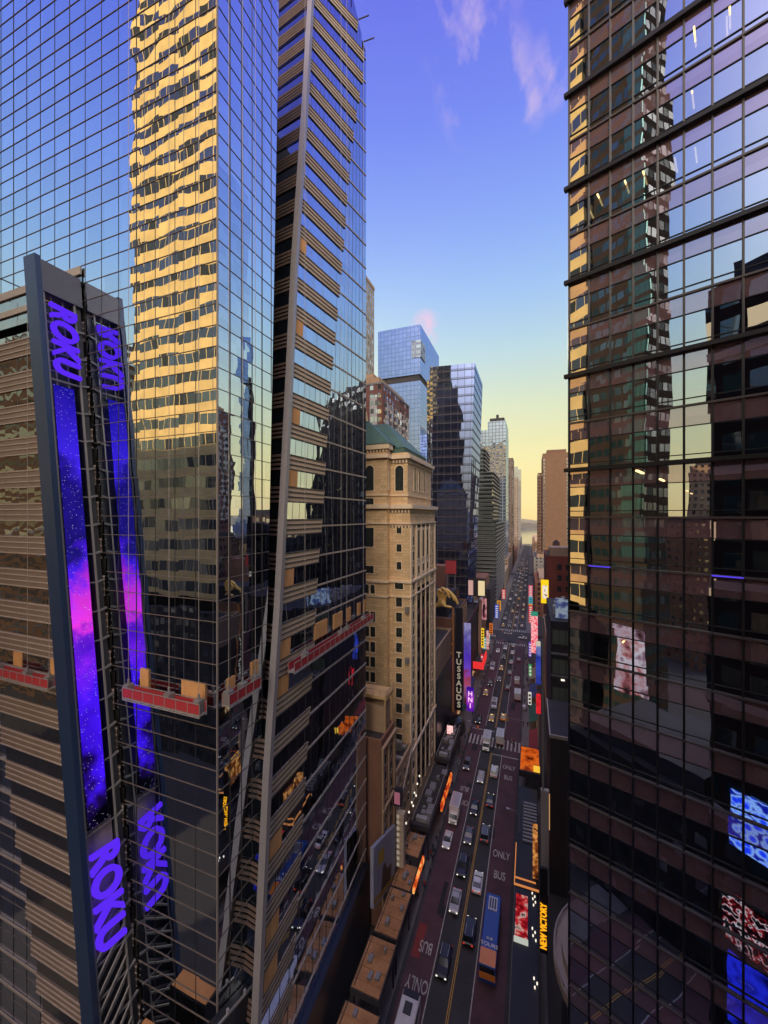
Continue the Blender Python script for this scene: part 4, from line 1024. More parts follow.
skin_chain('hand_body',[[palm,(-26.3,125.7,45.6),(-24.6,125.2,47.2),(-22.9,125.0,45.4),(-22.0,125.0,43.2)],[palm,(-27.2,125.5,46.4),(-25.8,125.0,48.2),(-24.2,124.8,46.8),(-23.0,124.8,44.4)],
  [palm,(-28.2,125.4,46.8),(-27.2,124.9,48.6),(-25.6,124.7,47.3),(-24.6,124.7,45.2)],[palm,(-29.0,125.6,46.4),(-28.4,125.0,48.0),(-27.2,124.8,46.8)],[palm,(-26.2,124.6,42.6),(-23.8,124.2,42.4)],[palm,(-30.5,127,41.5)]],lambda v:.46 if v!=palm else 1.1,gold,t,1)
t=thing('cream_billboard','blank cream roof billboard with pink side panel on the cinema block','billboard',(-23,165,28))
b=MB(); b.box(-23.6,-20.6,188,188.4,34,41); b.build('cream_panel',emit('cream_panel_glow',S(240,215,165),.85),t)
b=MB(); b.box(-28.2,-26.0,187.8,188.2,34,41); b.build('pink_panel',emit('pink_panel_glow',S(225,175,165),.7),t)
b=MB(); b.box(-28.4,-20.4,188.5,188.9,33.4,42)
for x in (-28,-26,-23.5,-21): b.bar((x,189,26),(x,189,34),.3)
b.build('frame',M['dark_steel'],t)
t=thing('figure_poster','upright poster with a dark figure on pink, on the corner block','billboard',(-21,210,18))
b=MB(); b.box(-24.2,-21.6,206,206.4,18,29); b.build('panel',led('pink_poster',[(.35,S(190,120,125)),(.5,S(215,150,150)),(.6,S(150,80,100))],.4,'blob',2,0,1,.8),t)
b=MB(); b.poly([(-23.2,205.95,19),(-22.5,205.95,19),(-22.55,205.95,24.5),(-22.3,205.95,22.5),(-22.15,205.95,25.5),(-22.7,205.95,26.5),(-22.75,205.95,27.8),(-23.1,205.95,27.8),(-23.1,205.95,26.5),(-23.5,205.95,25),(-23.45,205.95,22)]); b.build('figure',M['dark_panel'],t)
t=thing('stone_fin_sign','tall pale pink wall fin standing before the corner block','sign',(-22.8,200,6))
b=MB(); b.box(-24.0,-22.4,192,193,5,31); b.build('fin',wall('pink_stone',(.46,.30,.25),.15,.4,.8,.2),t)
b=MB(); b.cyl((-26,191.5,31.5),(-22.6,191.5,34),1.1,.9,12); b.build('sculpted_cap',M['limestone_light'],t)
t=thing('yellow_blade_sign','thin yellow vertical blade sign with dark letters near the avenue','sign',(-21,183,10))
b=MB(); b.box(-21.6,-20.3,183,183.3,11,20); b.build('panel',emit('yellow_blade_glow',S(240,195,50),.95),t)
b=MB(); 
for k in range(6): b.box(-21.3,-20.6,182.9,183.0,12+k*1.3,12.7+k*1.3)
b.build('dark_mark',M['black'],t)
t=thing('red_white_blade_sign','narrow red and white vertical sign beside the yellow blade sign','sign',(-19.8,188,8))
b=MB(); b.box(-20.0,-18.9,190,190.3,8,17); b.build('panel',led('red_white_blade',[(.4,S(190,60,60)),(.5,S(235,200,195)),(.6,S(200,70,70))],.9,'blob',2,0,1,.85),t)
t=thing('red_marquee','bright red lit theatre marquee over the left sidewalk','sign',(-21,176,5))
b=MB(); b.box(-23.8,-19.9,172,186,5.5,6.6); b.build('canopy',M['darkwall'],t)
b=MB(); b.box(-23.8,-19.2,171.6,171.98,5.2,8.2); b.box(-19.9,-19.4,172,186,5.4,8.6); b.build('lit_edge',emit('red_edge_glow',S(225,50,50),1.0),t)
t=thing('red_flag_panel','flat red panel on the roof of the hotel podium','sign',(-28,146,52))
b=MB(); b.box(-30.5,-26.5,145.8,146.2,50,55); b.build('panel',wall('red_panel_paint',(.55,.07,.07),.1,.5,.6,.3),t)
b=MB(); b.bar((-30,146.5,44),(-30,146.5,54),.25); b.bar((-27,146.5,44),(-27,146.5,54),.25); b.build('post',M['steel'],t)
t=thing('poster_wall','pale blue poster wall with yellow patch and black figure on the left sidewalk','billboard',(-23.9,63,4))
b=MB(); b.quad((-23.72,57.4,8.6),(-23.72,68.1,4.0),(-23.72,68.1,14.2),(-23.72,57.4,18.4)); b.quad((-24.3,57.4,8.6),(-23.72,57.4,8.6),(-23.72,57.4,18.4),(-24.3,57.4,18.4)); b.quad((-23.72,57.4,18.4),(-23.72,68.1,14.2),(-24.3,68.1,14.2),(-24.3,57.4,18.4)); b.build('panel',wall('faded_blue_poster',(.33,.35,.46),.3,.8,.6,.3),t)
b=MB(); b.quad((-23.70,59.5,13.6),(-23.70,62.2,12.6),(-23.70,62.2,15.0),(-23.70,59.5,16.0)); b.build('yellow_patch',wall('yellow_poster_ink',(.55,.38,.06),.2,.8,.6,.3),t)
b=MB(); b.poly([(-23.70,60.6,7.6),(-23.70,65.2,5.6),(-23.70,66.0,8.8),(-23.70,63.5,10),(-23.70,62.6,12.0),(-23.70,61.6,11.8),(-23.70,61.2,10)]); b.build('black_figure',M['black'],t)
b=MB(); b.quad((-23.68,57.5,9.1),(-23.68,68.0,4.5),(-23.68,68.0,5.3),(-23.68,57.5,9.9)); b.build('gold_band',wall('gold_ink',(.4,.26,.06),.2,.8,.6,.3),t)
t=thing('cream_letter_column','cream stacked box column sign with white marks at the poster wall','sign',(-22.8,69.5,6))
b=MB()
for k in range(9): b.box(-23.6,-22.2,68.4,69.6,6.2+k*1.12,7.2+k*1.12)
b.build('box_column',wall('cream_box',(.55,.44,.34),.15,.6,.7,.3),t)
b=MB()
for k in range(9): b.box(-23.55,-23.05,68.3,68.4,6.4+k*1.12,7.0+k*1.12)
b.build('white_mark',emit('pale_mark_glow',S(200,185,165),.45),t)
t=thing('pink_square_sign','small square pink sign box above the cream column','sign',(-23,68.5,17.5))
b=MB(); b.box(-24.3,-22.6,68.3,69.3,17.6,20.6); b.build('box',M['dark_panel'],t); b=MB(); b.box(-24.0,-22.9,68.2,68.3,18.0,20.2); b.build('face',emit('dusty_pink_glow',S(150,90,105),.8),t)
for (lab,x0,x1,y0,y1,zt,mt) in (
  ('orange decked sidewalk roof nearest the bottom of the street, on the left',-23.8,-18.6,38,47.5,5.6,'rooforange'),
  ('plain orange decked sidewalk roof below the pale blue poster',-23.6,-19.2,48.5,55.8,6.2,'rooforange'),
  ('stepped orange sidewalk roof beside the pale blue poster wall',-23.4,-19.4,56.6,64.5,6.0,'rooforange'),
  ('square orange sidewalk roof behind the orange edge sign',-23.6,-19.9,65.2,70.4,5.4,'rooforange'),
  ('peaked orange sidewalk roof at the foot of the cream column sign',-23.6,-20.0,71.0,76.5,6.6,'rooforange'),
  ('dark sidewalk canopy with rooftop machines near the red glowing edge',-23.9,-19.7,78.0,99.0,7.0,'roofdark'),
  ('dark sidewalk canopy further up in front of the cream tower',-23.9,-19.8,100.0,117.0,8.0,'roofdark')):
    t=thing('sidewalk_roof',lab,'canopy',((x0+x1)/2,(y0+y1)/2,0),'canopies over the left sidewalk')
    b=MB(); b.box(x0,x1,y0,y1,zt-.9,zt); b.build('fascia',M['darkwall'],t)
    b=MB(); b.box(x0+.15,x1-.15,y0+.15,y1-.15,zt+.003,zt+.12); 
    k=y0+1.2
    while k<y1-.5: b.box(x0+.2,x1-.2,k,k+.10,zt+.12,zt+.2); k+=1.7
    b.build('deck',M[mt],t)
    b=MB()
    for x in (x0+.4,x1-.4):
        for y in (y0+.5,y1-.5): b.bar((x,y,0),(x,y,zt-.9),.22)
    b.build('post',M['dark_steel'],t)
    if mt=='rooforange':
        random.seed(int(y0))
        for k in range(4): x=x0+.5+random.random()*2.6; y=y0+.8+random.random()*max(.5,(y1-y0-2)); s=.25+random.random()*.5; b=MB(); b.box(x,x+s,y,y+s*1.5,zt+.2,zt+.45+random.random()*.5); b.build('roof_vent',M['steel'],t)
        b=MB(); b.bar((x0+.5,y0+.3,zt+.25),(x0+.5,y1-.3,zt+.25),.1); b.build('conduit',M['dark_steel'],t)
        b=MB(); b.box(x1-.1,x1+.08,y0-.05,y1+.05,zt-.9,zt+.35); b.build('parapet',M['darkwall'],t)
    if mt=='roofdark':
        random.seed(int(y0))
        for k in range(14): x=x0+.5+random.random()*2.6; y=y0+1+random.random()*(y1-y0-3); s=.5+random.random()*.9; b=MB(); b.box(x,x+s,y,y+s*1.3,zt+.12,zt+.4+random.random()*.8); b.build('roof_unit',M['steel'],t)
        b=MB(); b.box(x0+1,x0+3.2,y0+1,y0+2,zt+.12,zt+.9); b.build('roof_unit',M['alu'],t)
        b=MB(); b.bar((x0+.4,y0,zt+.8),(x0+.4,y1,zt+.8),.12); b.bar((x1-.3,y0,zt+.8),(x1-.3,y1,zt+.8),.1); b.build('railing',M['bar_beige'],t)
t=thing('bulb_string','chain of round white bulbs on the dark wall below the cream tower','light',(-23.6,82,9))
for k,(y,z) in enumerate(((74,10),(76,10.8),(78,11.4),(80,12.1),(82.2,12.6),(84,13.2),(79,10),(81.2,10.7))): b=MB(); b.cyl((-23.5,y,z),(-23.5,y,z+.3),.16,.16,8); b.build('bulb',M['white_lamp'],t)
b=MB(); b.bar((-23.6,73.5,9.6),(-23.6,84.5,13.2),.06); b.build('wire',M['black'],t)
t=thing('orange_edge_sign','glowing orange sign running along the kerb edge of the orange sidewalk roof','sign',(-19.7,69,4))
b=MB(); b.box(-19.75,-19.45,66,73.0,4.6,5.7); b.build('lit_face',led('orange_neon',[(.35,S(150,50,20)),(.5,S(240,110,50)),(.58,S(255,190,110)),(.66,S(220,80,40))],1.1,'blob',2,0,1,1.1),t)
b=MB(); b.box(-19.9,-19.76,65.8,73.2,4.4,5.9); b.build('box',M['black'],t)
t=thing('red_edge_sign','glowing red and orange marquee edge along the dark sidewalk canopy','sign',(-19.5,94,3))
b=MB(); b.box(-19.6,-19.2,88,100,3.6,5.2); b.build('lit_face',led('red_neon',[(.35,S(60,14,14)),(.47,S(200,60,25)),(.54,S(240,150,60)),(.62,S(215,45,45))],.6,'blob',2,0,1,1.0),t)
b=MB(); b.box(-19.76,-19.61,87.8,100.2,3.4,5.4); b.build('box',M['black'],t)
t=thing('pink_corner_sign','small bright pink and white sign on the dark sidewalk canopy','sign',(-22,112,8))
b=MB(); b.box(-23.0,-21.3,112,112.3,8.2,10.6); b.build('face',led('pink_white',[(.35,S(240,120,140)),(.55,S(250,215,205)),(.65,S(200,60,80))],1.0,'blob',2,0,1,1.1),t)
t=thing('dome_canopy','black rounded canopy dome over the left sidewalk under the letter sign','canopy',(-21.5,121,5))
b=MB(); n=14
for i in range(n):
    a0,a1=math.pi*i/n,math.pi*(i+1)/n
    for r0,z0,r1,z1 in ((3.4,5,3.2,7),(3.2,7,2.2,8.4),(2.2,8.4,0.4,9)):
        for (s0,s1) in ((a0,a1),(a0+math.pi,a1+math.pi)):
            b.quad((-21.8+.8*r0*math.cos(s0),121+1.4*r0*math.sin(s0),z0),(-21.8+.8*r0*math.cos(s1),121+1.4*r0*math.sin(s1),z0),(-21.8+.8*r1*math.cos(s1),121+1.4*r1*math.sin(s1),z1),(-21.8+.8*r1*math.cos(s0),121+1.4*r1*math.sin(s0),z1))
b.build('dome',plain('glossy_black_canvas',(.015,.014,.016),.3),t)
b=MB(); b.cyl((-21.8,121,0),(-21.8,121,5.2),.3); b.build('post',M['steel'],t)
# small lit signs and awnings up both sides
def blade(label,x,y,z0,z1,w,col,mark,st=.75):
    t=thing('blade_sign',label,'sign',(x,y,z0)); b=MB(); b.box(x-w/2,x+w/2,y,y+.25,z0,z1); b.build('panel',emit('blade_glow',col,st),t)
    b=MB(); n=max(2,int((z1-z0)/1.3))
    for k in range(n):
        zz=z0+.4+k*(z1-z0-.6)/n
        b=MB(); b.box(x-w*.3,x+w*.3,y-.06,y,zz,zz+(z1-z0)/n*.5); b.build('dark_mark',mark,t)
    b=MB(); b.bar((x,y+.12,z1-.3),(x+(-1.4 if x<-10 else 1.4),y+.12,z1-.3),.12); b.build('bracket',M['steel'],t)
wm_=emit('white_mark_glow',S(230,225,215),.7); dk=M['black']
for a in (('teal blade sign on the left beyond the red marquee',-21.4,196,6,12,1.5,S(40,150,150),wm_),('orange blade sign on the left just before the avenue',-21.2,226,5,11,1.8,S(230,120,40),dk),('white blade sign on the left below the figure poster',-21.0,209,5,10,1.6,S(220,215,205),dk),
  ('crimson blade sign on the left between yellow blade and red marquee',-20.9,180,4,9,1.2,S(200,40,60),wm_),('blue blade sign on the left past the avenue',-21.0,262,5,14,2.4,S(50,80,200),wm_),('amber blade sign on the left, second past the avenue',-21.2,284,5,12,2.6,S(235,160,60),dk),('red blade sign on the left, farthest past the avenue',-21.0,330,4,12,3.0,S(215,50,50),wm_),
  ('violet blade sign on the right beside the pink screen',-.4,196,5,12,1.3,S(120,60,200),wm_),('green blade sign on the right before the pink screen',-.3,172,5,10,1.2,S(60,160,90),wm_),('white blade sign on the right between red banner and pink screen',-.4,146,5,9.5,1.1,S(225,220,210),dk),('red blade sign on the right just past the avenue',-.2,258,5,16,2.4,S(220,45,60),wm_),
  ('amber blade sign on the right, second past the avenue',-.3,281,5,12,2.4,S(240,170,70),dk),('pink blade sign on the right, farthest past the avenue',-.3,345,3,14,3.2,S(235,80,110),wm_),('cyan blade sign on the right, third past the avenue',-.3,312,4,11,2.6,S(90,190,210),dk)): blade(*a)
def awning(label,x0,x1,y0,y1,z,col):
    t=thing('shop_awning',label,'awning',((x0+x1)/2,(y0+y1)/2,0)); lo,hi=(z-1.1,z)
    left=x0<-10; xa,xb=(x0,x1)
    b=MB()
    za,zb=(hi,lo) if left else (lo,hi)
    b.quad((xa,y0,za),(xb,y0,zb),(xb,y1,zb),(xa,y1,za)); xe=xb if left else xa
    b.quad((xe,y0,lo-.5),(xe,y1,lo-.5),(xe,y1,lo),(xe,y0,lo)); b.quad((xa,y0,za),(xa,y1,za),(xa,y1,za-.1),(xa,y0,za-.1)); b.build('canvas',plain('awning_canvas',col,.8),t)
    xl=x0+.1 if left else x1-.1
    b=MB(); b.quad((xl,y0,.6),(xl,y1,.6),(xl,y1,lo-.1),(xl,y0,lo-.1)); b.build('lit_shopfront',led('shop_light_%d'%int(y0),[(.35,S(60,35,25)),(.5,S(210,150,95)),(.6,S(245,215,170))],.8,'blob',2,0,1,.7),t)
for i,(c,n) in enumerate((((.30,.04,.04),'red'),((.04,.12,.08),'green'),((.05,.07,.2),'blue'),((.35,.28,.2),'tan'),((.08,.08,.085),'charcoal'),((.4,.2,.05),'orange'))):
    awning('%s lit shop awning on the left, %s the purple brown podium'%(n,['before','under','under the far end of','just past','well past','farthest past'][i]),-24.3,-22.2,118+i*18,131+i*18,4.4,c)
    awning('%s lit shop awning on the right, %s the red banner'%(n,['before','beside','just past','well past','far past','farthest past'][i]),-.6,1.9,119+i*18,132+i*18,4.4,c)
# traffic signals
ts=thing('traffic_signal','yellow traffic signal hanging over the near crosswalk on the left','traffic light',(0,0,0),'traffic signals')
b=MB(); b.cyl((0,0,0),(0,0,6.5),.12,.09,8); b.build('pole',M['steel'],ts); b=MB(); b.bar((0,0,6.2),(4.2,0,6.4),.10); b.build('arm',M['steel'],ts)
b=MB(); b.box(4.0,4.4,-.2,.2,5.4,6.5); b.build('housing',plain('signal_yellow',(.45,.28,.03),.5),ts)
b=MB(); b.cyl((4.2,-.21,6.2),(4.2,-.27,6.2),.14,.14,10); b.build('red_lens',emit('red_lens_glow',(1,.04,.02,1),1.2),ts)
ts.location=(-19.6,122.5,.13)
dup(ts,(-2.8,131,.13),math.pi,'yellow traffic signal hanging over the near crosswalk on the right'); dup(ts,(-19.6,231.5,.13),0,'yellow traffic signal at the avenue on the left'); dup(ts,(-2.8,252.5,.13),math.pi,'yellow traffic signal at the avenue on the right')
# water tanks on roofs
tk=thing('water_tank','round wooden water tank on the roof of the purple brown podium','water tank',(0,0,0),'rooftop water tanks')
b=MB(); b.cyl((0,0,2),(0,0,5.4),1.7,1.6,14); b.build('barrel',M['brick'],tk); b=MB(); b.cyl((0,0,5.4),(0,0,6.8),1.8,.1,14); b.build('cone_roof',M['roofdark'],tk)
for sx in (-1,1):
    for sy in (-1,1): b=MB(); b.bar((sx*1.1,sy*1.1,0),(sx*1.1,sy*1.1,2.1),.18); b.build('leg',M['dark_steel'],tk)
tk.location=(-29,156.5,37.1); dup(tk,(-36,182,27.1),0,'round wooden water tank on the plum coloured cinema block'); dup(tk,(12,215,53.1),0,'round wooden water tank on the red brick block'); dup(tk,(9,168,27.1),0,'round wooden water tank on the ochre low block'); dup(tk,(-33,290,24.1),0,'round wooden water tank past the avenue on the dark low block')
# street lamps
lp=thing('street_lamp','tall grey street lamp with one curved arm at the left kerb before the crosswalk','street lamp',(0,0,0),'street lamps along both kerbs')
b=MB(); b.cyl((0,0,0),(0,0,9),.11,.07,8); b.build('pole',M['steel'],lp)
b=MB(); b.bar((0,0,8.8),(.8,0,9.5),.08); b.bar((.8,0,9.5),(2.2,0,9.6),.08); b.build('arm',M['steel'],lp)
b=MB(); b.box(2.0,2.7,-.16,.16,9.5,9.66); b.build('lamp_head',M['alu'],lp)
lamps=[(-20.0,118.5,0,None),(-20.0,156,0,'street lamp at the left kerb beside the magenta screen'),(-2.3,140,math.pi,'street lamp at the right kerb beyond the crosswalk'),(-2.3,86,math.pi,'street lamp at the right kerb beside the ONLY BUS lettering'),(-20,205,0,'street lamp at the left kerb just before the avenue'),(-2.3,215,math.pi,'street lamp at the right kerb just before the avenue'),(-20,272,0,'street lamp at the left kerb past the avenue'),(-2.3,280,math.pi,'street lamp at the right kerb past the avenue')]
for i,(x,y,rz,lab) in enumerate(lamps):
    if i==0: lp.location=(x,y,.13); lp.rotation_euler=(0,0,rz)
    else: dup(lp,(x,y,gz(y)+.13),rz,lab)
#@@PART3
# ------------------------------------------------------------------ vehicles (local +Y is forward)
def loft(b, secs, mi=0, ch=.10):
    rings=[]
    for (y,hw,zb,zt) in secs:
        c=min(ch,(zt-zb)*.45)
        rings.append([(-hw,y,zb),(hw,y,zb),(hw,y,zt-c),(hw-c,y,zt),(-hw+c,y,zt),(-hw,y,zt-c)])
    for r,s in zip(rings,rings[1:]):
        for i in range(6):
            j=(i+1)%6; b.quad(r[i],r[j],s[j],s[i],None,mi)
    b.poly(rings[0],mi); b.poly(list(reversed(rings[-1])),mi); return b
def wheels(t, xs, ys, r=.33, w=.22):
    for y in ys:
        for s in (-1,1):
            b=MB(); b.cyl((s*xs-w/2,y,r),(s*xs+w/2,y,r),r,r,14); wh=b.build('wheel',M['tyre'],t)
            b=MB(); b.cyl((s*(xs+w/2),y,r),(s*(xs+w/2+.02),y,r),r*.6,r*.6,10); b.build('rim',M['rim'],wh)
def lights(t, hw, yf, yr, zf, zr, hs=.16):
    for s in (-1,1):
        b=MB(); b.box(s*hw-.14,s*hw+.14,yf-.06,yf+.05,zf-hs/2,zf+hs/2); b.build('headlight',M['head'],t)
        b=MB(); b.box(s*hw-.15,s*hw+.15,yr-.05,yr+.06,zr-.09,zr+.09); b.build('taillight',M['tail'],t)
def paint(n,c,r=.25): return plain(n,c,r,.1,.6)
PC={'white':paint('white_car_paint',(.72,.71,.70)),'black':paint('black_car_paint',(.014,.014,.016)),'grey':paint('grey_car_paint',(.12,.12,.13)),'silver':paint('silver_car_paint',(.42,.42,.43)),'yellow':paint('yellow_cab_paint',(.62,.33,.03)),'red':paint('red_car_paint',(.35,.03,.03)),'blue':paint('blue_car_paint',(.04,.07,.16))}
def make_sedan():
    t=thing('car','x','car')
    loft(MB(),[(-2.32,.76,.36,.72),(-2.15,.87,.28,.90),(-1.2,.91,.24,.96),(.9,.91,.24,.94),(1.9,.88,.27,.80),(2.28,.76,.34,.64)]).build('body',PC['white'],t)
    loft(MB(),[(-1.62,.78,.90,.945),(-.98,.68,.90,1.38),(.22,.68,.90,1.39),(1.02,.78,.90,.945)],ch=.06).build('window_glass',M['carglass'],t)
    loft(MB(),[(-.95,.63,1.37,1.43),(.18,.63,1.38,1.44)],ch=.03).build('roof',PC['white'],t)
    wheels(t,.80,(-1.38,1.38)); lights(t,.62,2.24,-2.30,.62,.72); return t
def make_suv():
    t=thing('suv','x','car')
    loft(MB(),[(-2.4,.85,.40,.95),(-2.25,.95,.32,1.08),(1.0,.97,.30,1.08),(2.1,.95,.34,.98),(2.4,.84,.42,.82)]).build('body',PC['black'],t)
    loft(MB(),[(-2.2,.84,1.04,1.10),(-1.9,.76,1.04,1.70),(.35,.76,1.04,1.72),(1.05,.84,1.04,1.10)],ch=.07).build('window_glass',M['carglass'],t)
    loft(MB(),[(-1.85,.71,1.69,1.77),(.28,.71,1.71,1.78)],ch=.04).build('roof',PC['black'],t)
    b=MB()
    for s in (-.6,.6): b.bar((s,-1.7,1.83),(s,.1,1.83),.05)
    b.build('roof_rail',M['alu'],t)
    wheels(t,.86,(-1.45,1.45),.38,.25); lights(t,.68,2.36,-2.38,.78,.90); return t
def make_truck():
    t=thing('box_truck','x','truck')
    b=MB(); b.box(-1.15,1.15,-3.6,1.5,.95,3.3); b.build('cargo_box',PC['white'],t)
    b=MB(); b.box(-.9,.9,-3.3,1.2,3.3,3.36); b.box(-.3,.3,-.6,0,3.36,3.46); b.build('roof_hatch',M['alu'],t)
    loft(MB(),[(1.6,1.02,.5,2.35),(2.4,1.02,.5,2.3),(3.2,1.0,.5,1.35),(3.5,.95,.55,1.2)],ch=.12).build('cab',PC['white'],t)
    b=MB(); b.quad((-.9,2.52,2.18),(.9,2.52,2.18),(.9,3.16,1.46),(-.9,3.16,1.46)); b.quad((-.9,2.45,2.2),(-.9,3.12,1.44),(.9,3.12,1.44),(.9,2.45,2.2)); b.build('windscreen',M['carglass'],t)
    b=MB(); b.box(-1.0,1.0,-3.6,1.6,.55,.95); b.build('chassis',M['dark_steel'],t)
    wheels(t,.95,(-2.4,2.5),.45,.28); lights(t,.75,3.46,-3.62,.85,1.05); return t
def make_bus(body,rear,front):
    t=thing('city_bus','x','bus')
    loft(MB(),[(-6.0,1.27,.35,3.0),(-5.9,1.29,.33,3.1),(5.8,1.29,.33,3.1),(6.0,1.25,.38,3.0)],ch=.14).build('body',body,t)
    b=MB()
    for s in (-1.305,1.285): b.box(s,s+.02,-5.3,5.4,1.45,2.55)
    b.build('side_window',M['carglass'],t)
    b=MB(); b.box(-1.12,1.12,5.97,6.02,1.2,2.7); b.build('windscreen',M['carglass'],t)
    b=MB(); b.box(-1.1,1.1,-6.03,-5.97,1.9,2.7); b.build('rear_window',M['carglass'],t)
    wheels(t,1.12,(-3.6,3.9),.48,.3); lights(t,.95,5.98,-5.99,.8,1.0); return t
def make_taxi():
    t=make_sedan(); t.name='taxi'; recolor(t,('body','roof'),PC['yellow']); b=MB(); b.box(-.35,.35,-.45,-.25,1.44,1.62); b.build('roof_light',emit('taxi_light',S(250,235,190),.8),t); return t
def make_van():
    t=thing('van','x','van'); loft(MB(),[(-2.7,.92,.35,2.2),(-2.6,.98,.32,2.35),(1.0,.98,.32,2.35),(1.9,.95,.34,1.30),(2.7,.88,.40,1.05)],ch=.14).build('body',PC['white'],t)
    b=MB(); b.quad((-.8,1.10,2.30),(.8,1.10,2.30),(.86,1.88,1.40),(-.86,1.88,1.40)); b.quad((-.8,1.06,2.34),(-.86,1.86,1.42),(.86,1.86,1.42),(.8,1.06,2.34)); b.build('windscreen',M['carglass'],t)
    b=MB()
    for s in (-.99,.975): b=MB(); b.box(s,s+.015,.0,1.2,1.35,2.0); b.build('side_window',M['carglass'],t)
    b=MB(); b.box(-.7,.7,-2.2,.6,2.35,2.40); b.build('roof_rack',M['steel'],t)
    wheels(t,.86,(-1.6,1.7),.36,.24); lights(t,.68,2.62,-2.68,.8,1.0); return t
protos={'sedan':make_sedan(),'suv':make_suv(),'truck':make_truck(),'taxi':make_taxi(),'van':make_van()}
used=set()
def car(kind,color,x,y,toward,label,cat=None):
    rz=math.pi if toward else 0.0
    p=protos[kind]
    if kind not in used:
        used.add(kind); o=p; o.location=(x,y,gz(y)+.01); o.rotation_euler=(0,0,rz); o['label']=label
    else: o=dup(p,(x,y,gz(y)+.01),rz,label)
    o['group']={'sedan':'cars on the street','suv':'cars on the street','truck':'box trucks on the street','taxi':'yellow cabs on the street','van':'vans on the street'}[kind]
    if color: recolor(o,('body','roof','cab') if kind!='truck' else ('cab',),PC[color])
    return o
car('truck',None,-17.0,92.5,True,'white box truck in the left red lane beside the red glowing edge')
car('truck',None,-9.1,128.5,False,'white topped box truck with red tail standing at the crosswalk, right of another truck')
o=car('truck',None,-12.9,124.0,True,'pale box truck waiting at the crosswalk, left of the red tailed truck'); 
car('truck',None,-4.9,161,False,'small white box truck in the right red lane beside the red banner')
car('sedan','white',-17.2,84.4,True,'white sedan in the left red lane just behind the box truck nearest it')
car('sedan','black',-12.9,96.0,True,'black sedan left of the yellow line beside the white box truck cab')
car('sedan','grey',-13.0,87.2,True,'dark grey sedan left of the yellow line, level with the white sedan')
car('suv','black',-13.0,79.0,True,'black suv left of the yellow line, right of the orange edge sign')
car('sedan','silver',-13.1,71.5,True,'silver sedan left of the yellow line, next ahead of the black suv nearer the viewer')
car('suv','black',-13.0,61.0,True,'black suv with bright headlights nearest the viewer left of the yellow line')
car('sedan','silver',-12.8,108.0,True,'silver sedan left of the yellow line abreast of a white suv')
car('suv','white',-9.6,111.5,False,'white suv right of the yellow line, first after the crosswalk')
car('sedan','black',-9.6,100.0,False,'black sedan right of the yellow line behind the white suv')
car('suv','grey',-9.6,89.0,False,'grey suv right of the yellow line, left of the ONLY BUS lettering')
car('sedan','white',-9.7,76.7,False,'brightest white sedan on the near street, red tail lights, right of the yellow line')
car('suv','black',-9.8,67.0,False,'black suv with dim tail lights right of the yellow line, left of the blue bus')
car('taxi',None,-17.0,160.3,True,'yellow cab in the left red lane beside the magenta screen')
car('suv','black',-16.2,170.0,True,'black suv with pale roof load in the left red lane before the red marquee')
car('sedan','black',-9.0,168.3,False,'black sedan in the far row right of the centre line, rearmost of that row')
for y,c,l in ((184.7,'grey','grey sedan second in the row of cars heading for the avenue'),(198.5,'silver','silver sedan third in the row of cars heading for the avenue'),(212.4,'white','white sedan fourth in the row of cars heading for the avenue'),(224.0,'silver','pale sedan at the stop line of the avenue')): car('sedan',c,-9.0,y,False,l)
car('sedan','white',-16.4,212.7,True,'white sedan in the left red lane just before the avenue')
for x,y,c,l in ((-22,238,'white','white sedan on the avenue, leftmost one crossing'),(-13,246,'silver','silver sedan on the avenue in the middle of the crossing'),(-4.5,240,'white','white sedan on the avenue near the right kerb'),(4,246,'black','black sedan on the avenue beyond the right kerb')):
    o=car('sedan',c,x,y,False,l); o.rotation_euler=(0,0,math.pi/2)
for (k_,c,x,y,tw_,l) in (('taxi',None,-13.0,141,True,'yellow cab left of the centre line, first past the near crosswalk'),('van','white',-12.9,151,True,'white van left of the centre line behind the first cab past the crosswalk'),('sedan','grey',-13,176,True,'grey sedan left of the centre line abreast of the red marquee'),('taxi',None,-13,189,True,'yellow cab left of the centre line behind the grey sedan by the red marquee'),
  ('suv','black',-12.9,204,True,'black suv left of the centre line, second before the avenue'),('sedan','white',-13,219,True,'white sedan left of the centre line at the avenue crosswalk'),('van','white',-5.6,176,False,'white van in the right red lane beyond the small box truck'),('sedan','black',-5.7,203,False,'black sedan in the right red lane before the avenue'),('taxi',None,-9.2,143,False,'yellow cab right of the centre line past the near crosswalk'),
  ('suv','black',-17.2,138,True,'black suv in the left red lane just past the near crosswalk'),('van','white',-17.0,188,True,'white van in the left red lane beside the yellow blade sign'),('suv','grey',-17.1,112,True,'grey suv in the left red lane between box truck and crosswalk')): car(k_,c,x,y,tw_,l)
random.seed(21); q=0
ordn=['first','second','third','fourth','fifth','sixth','seventh','eighth','ninth','tenth','eleventh','twelfth','thirteenth','fourteenth','fifteenth']
for lane,(x,tw_) in enumerate(((-17,True),(-13,True),(-9.6,False),(-5.5,False))):
    y=262+random.random()*10
    for k in range(15):
        c=random.choice(['white','black','silver','grey','white','yellow','black'])
        car('taxi' if c=='yellow' else ('sedan' if random.random()<.65 else 'suv'),None if c=='yellow' else c,x,y,tw_,'%s car far beyond the avenue, %s in the %s lane'%(c,ordn[k],['left kerb','left inner','right inner','right kerb'][lane]))
        y+=10+random.random()*22+k*2
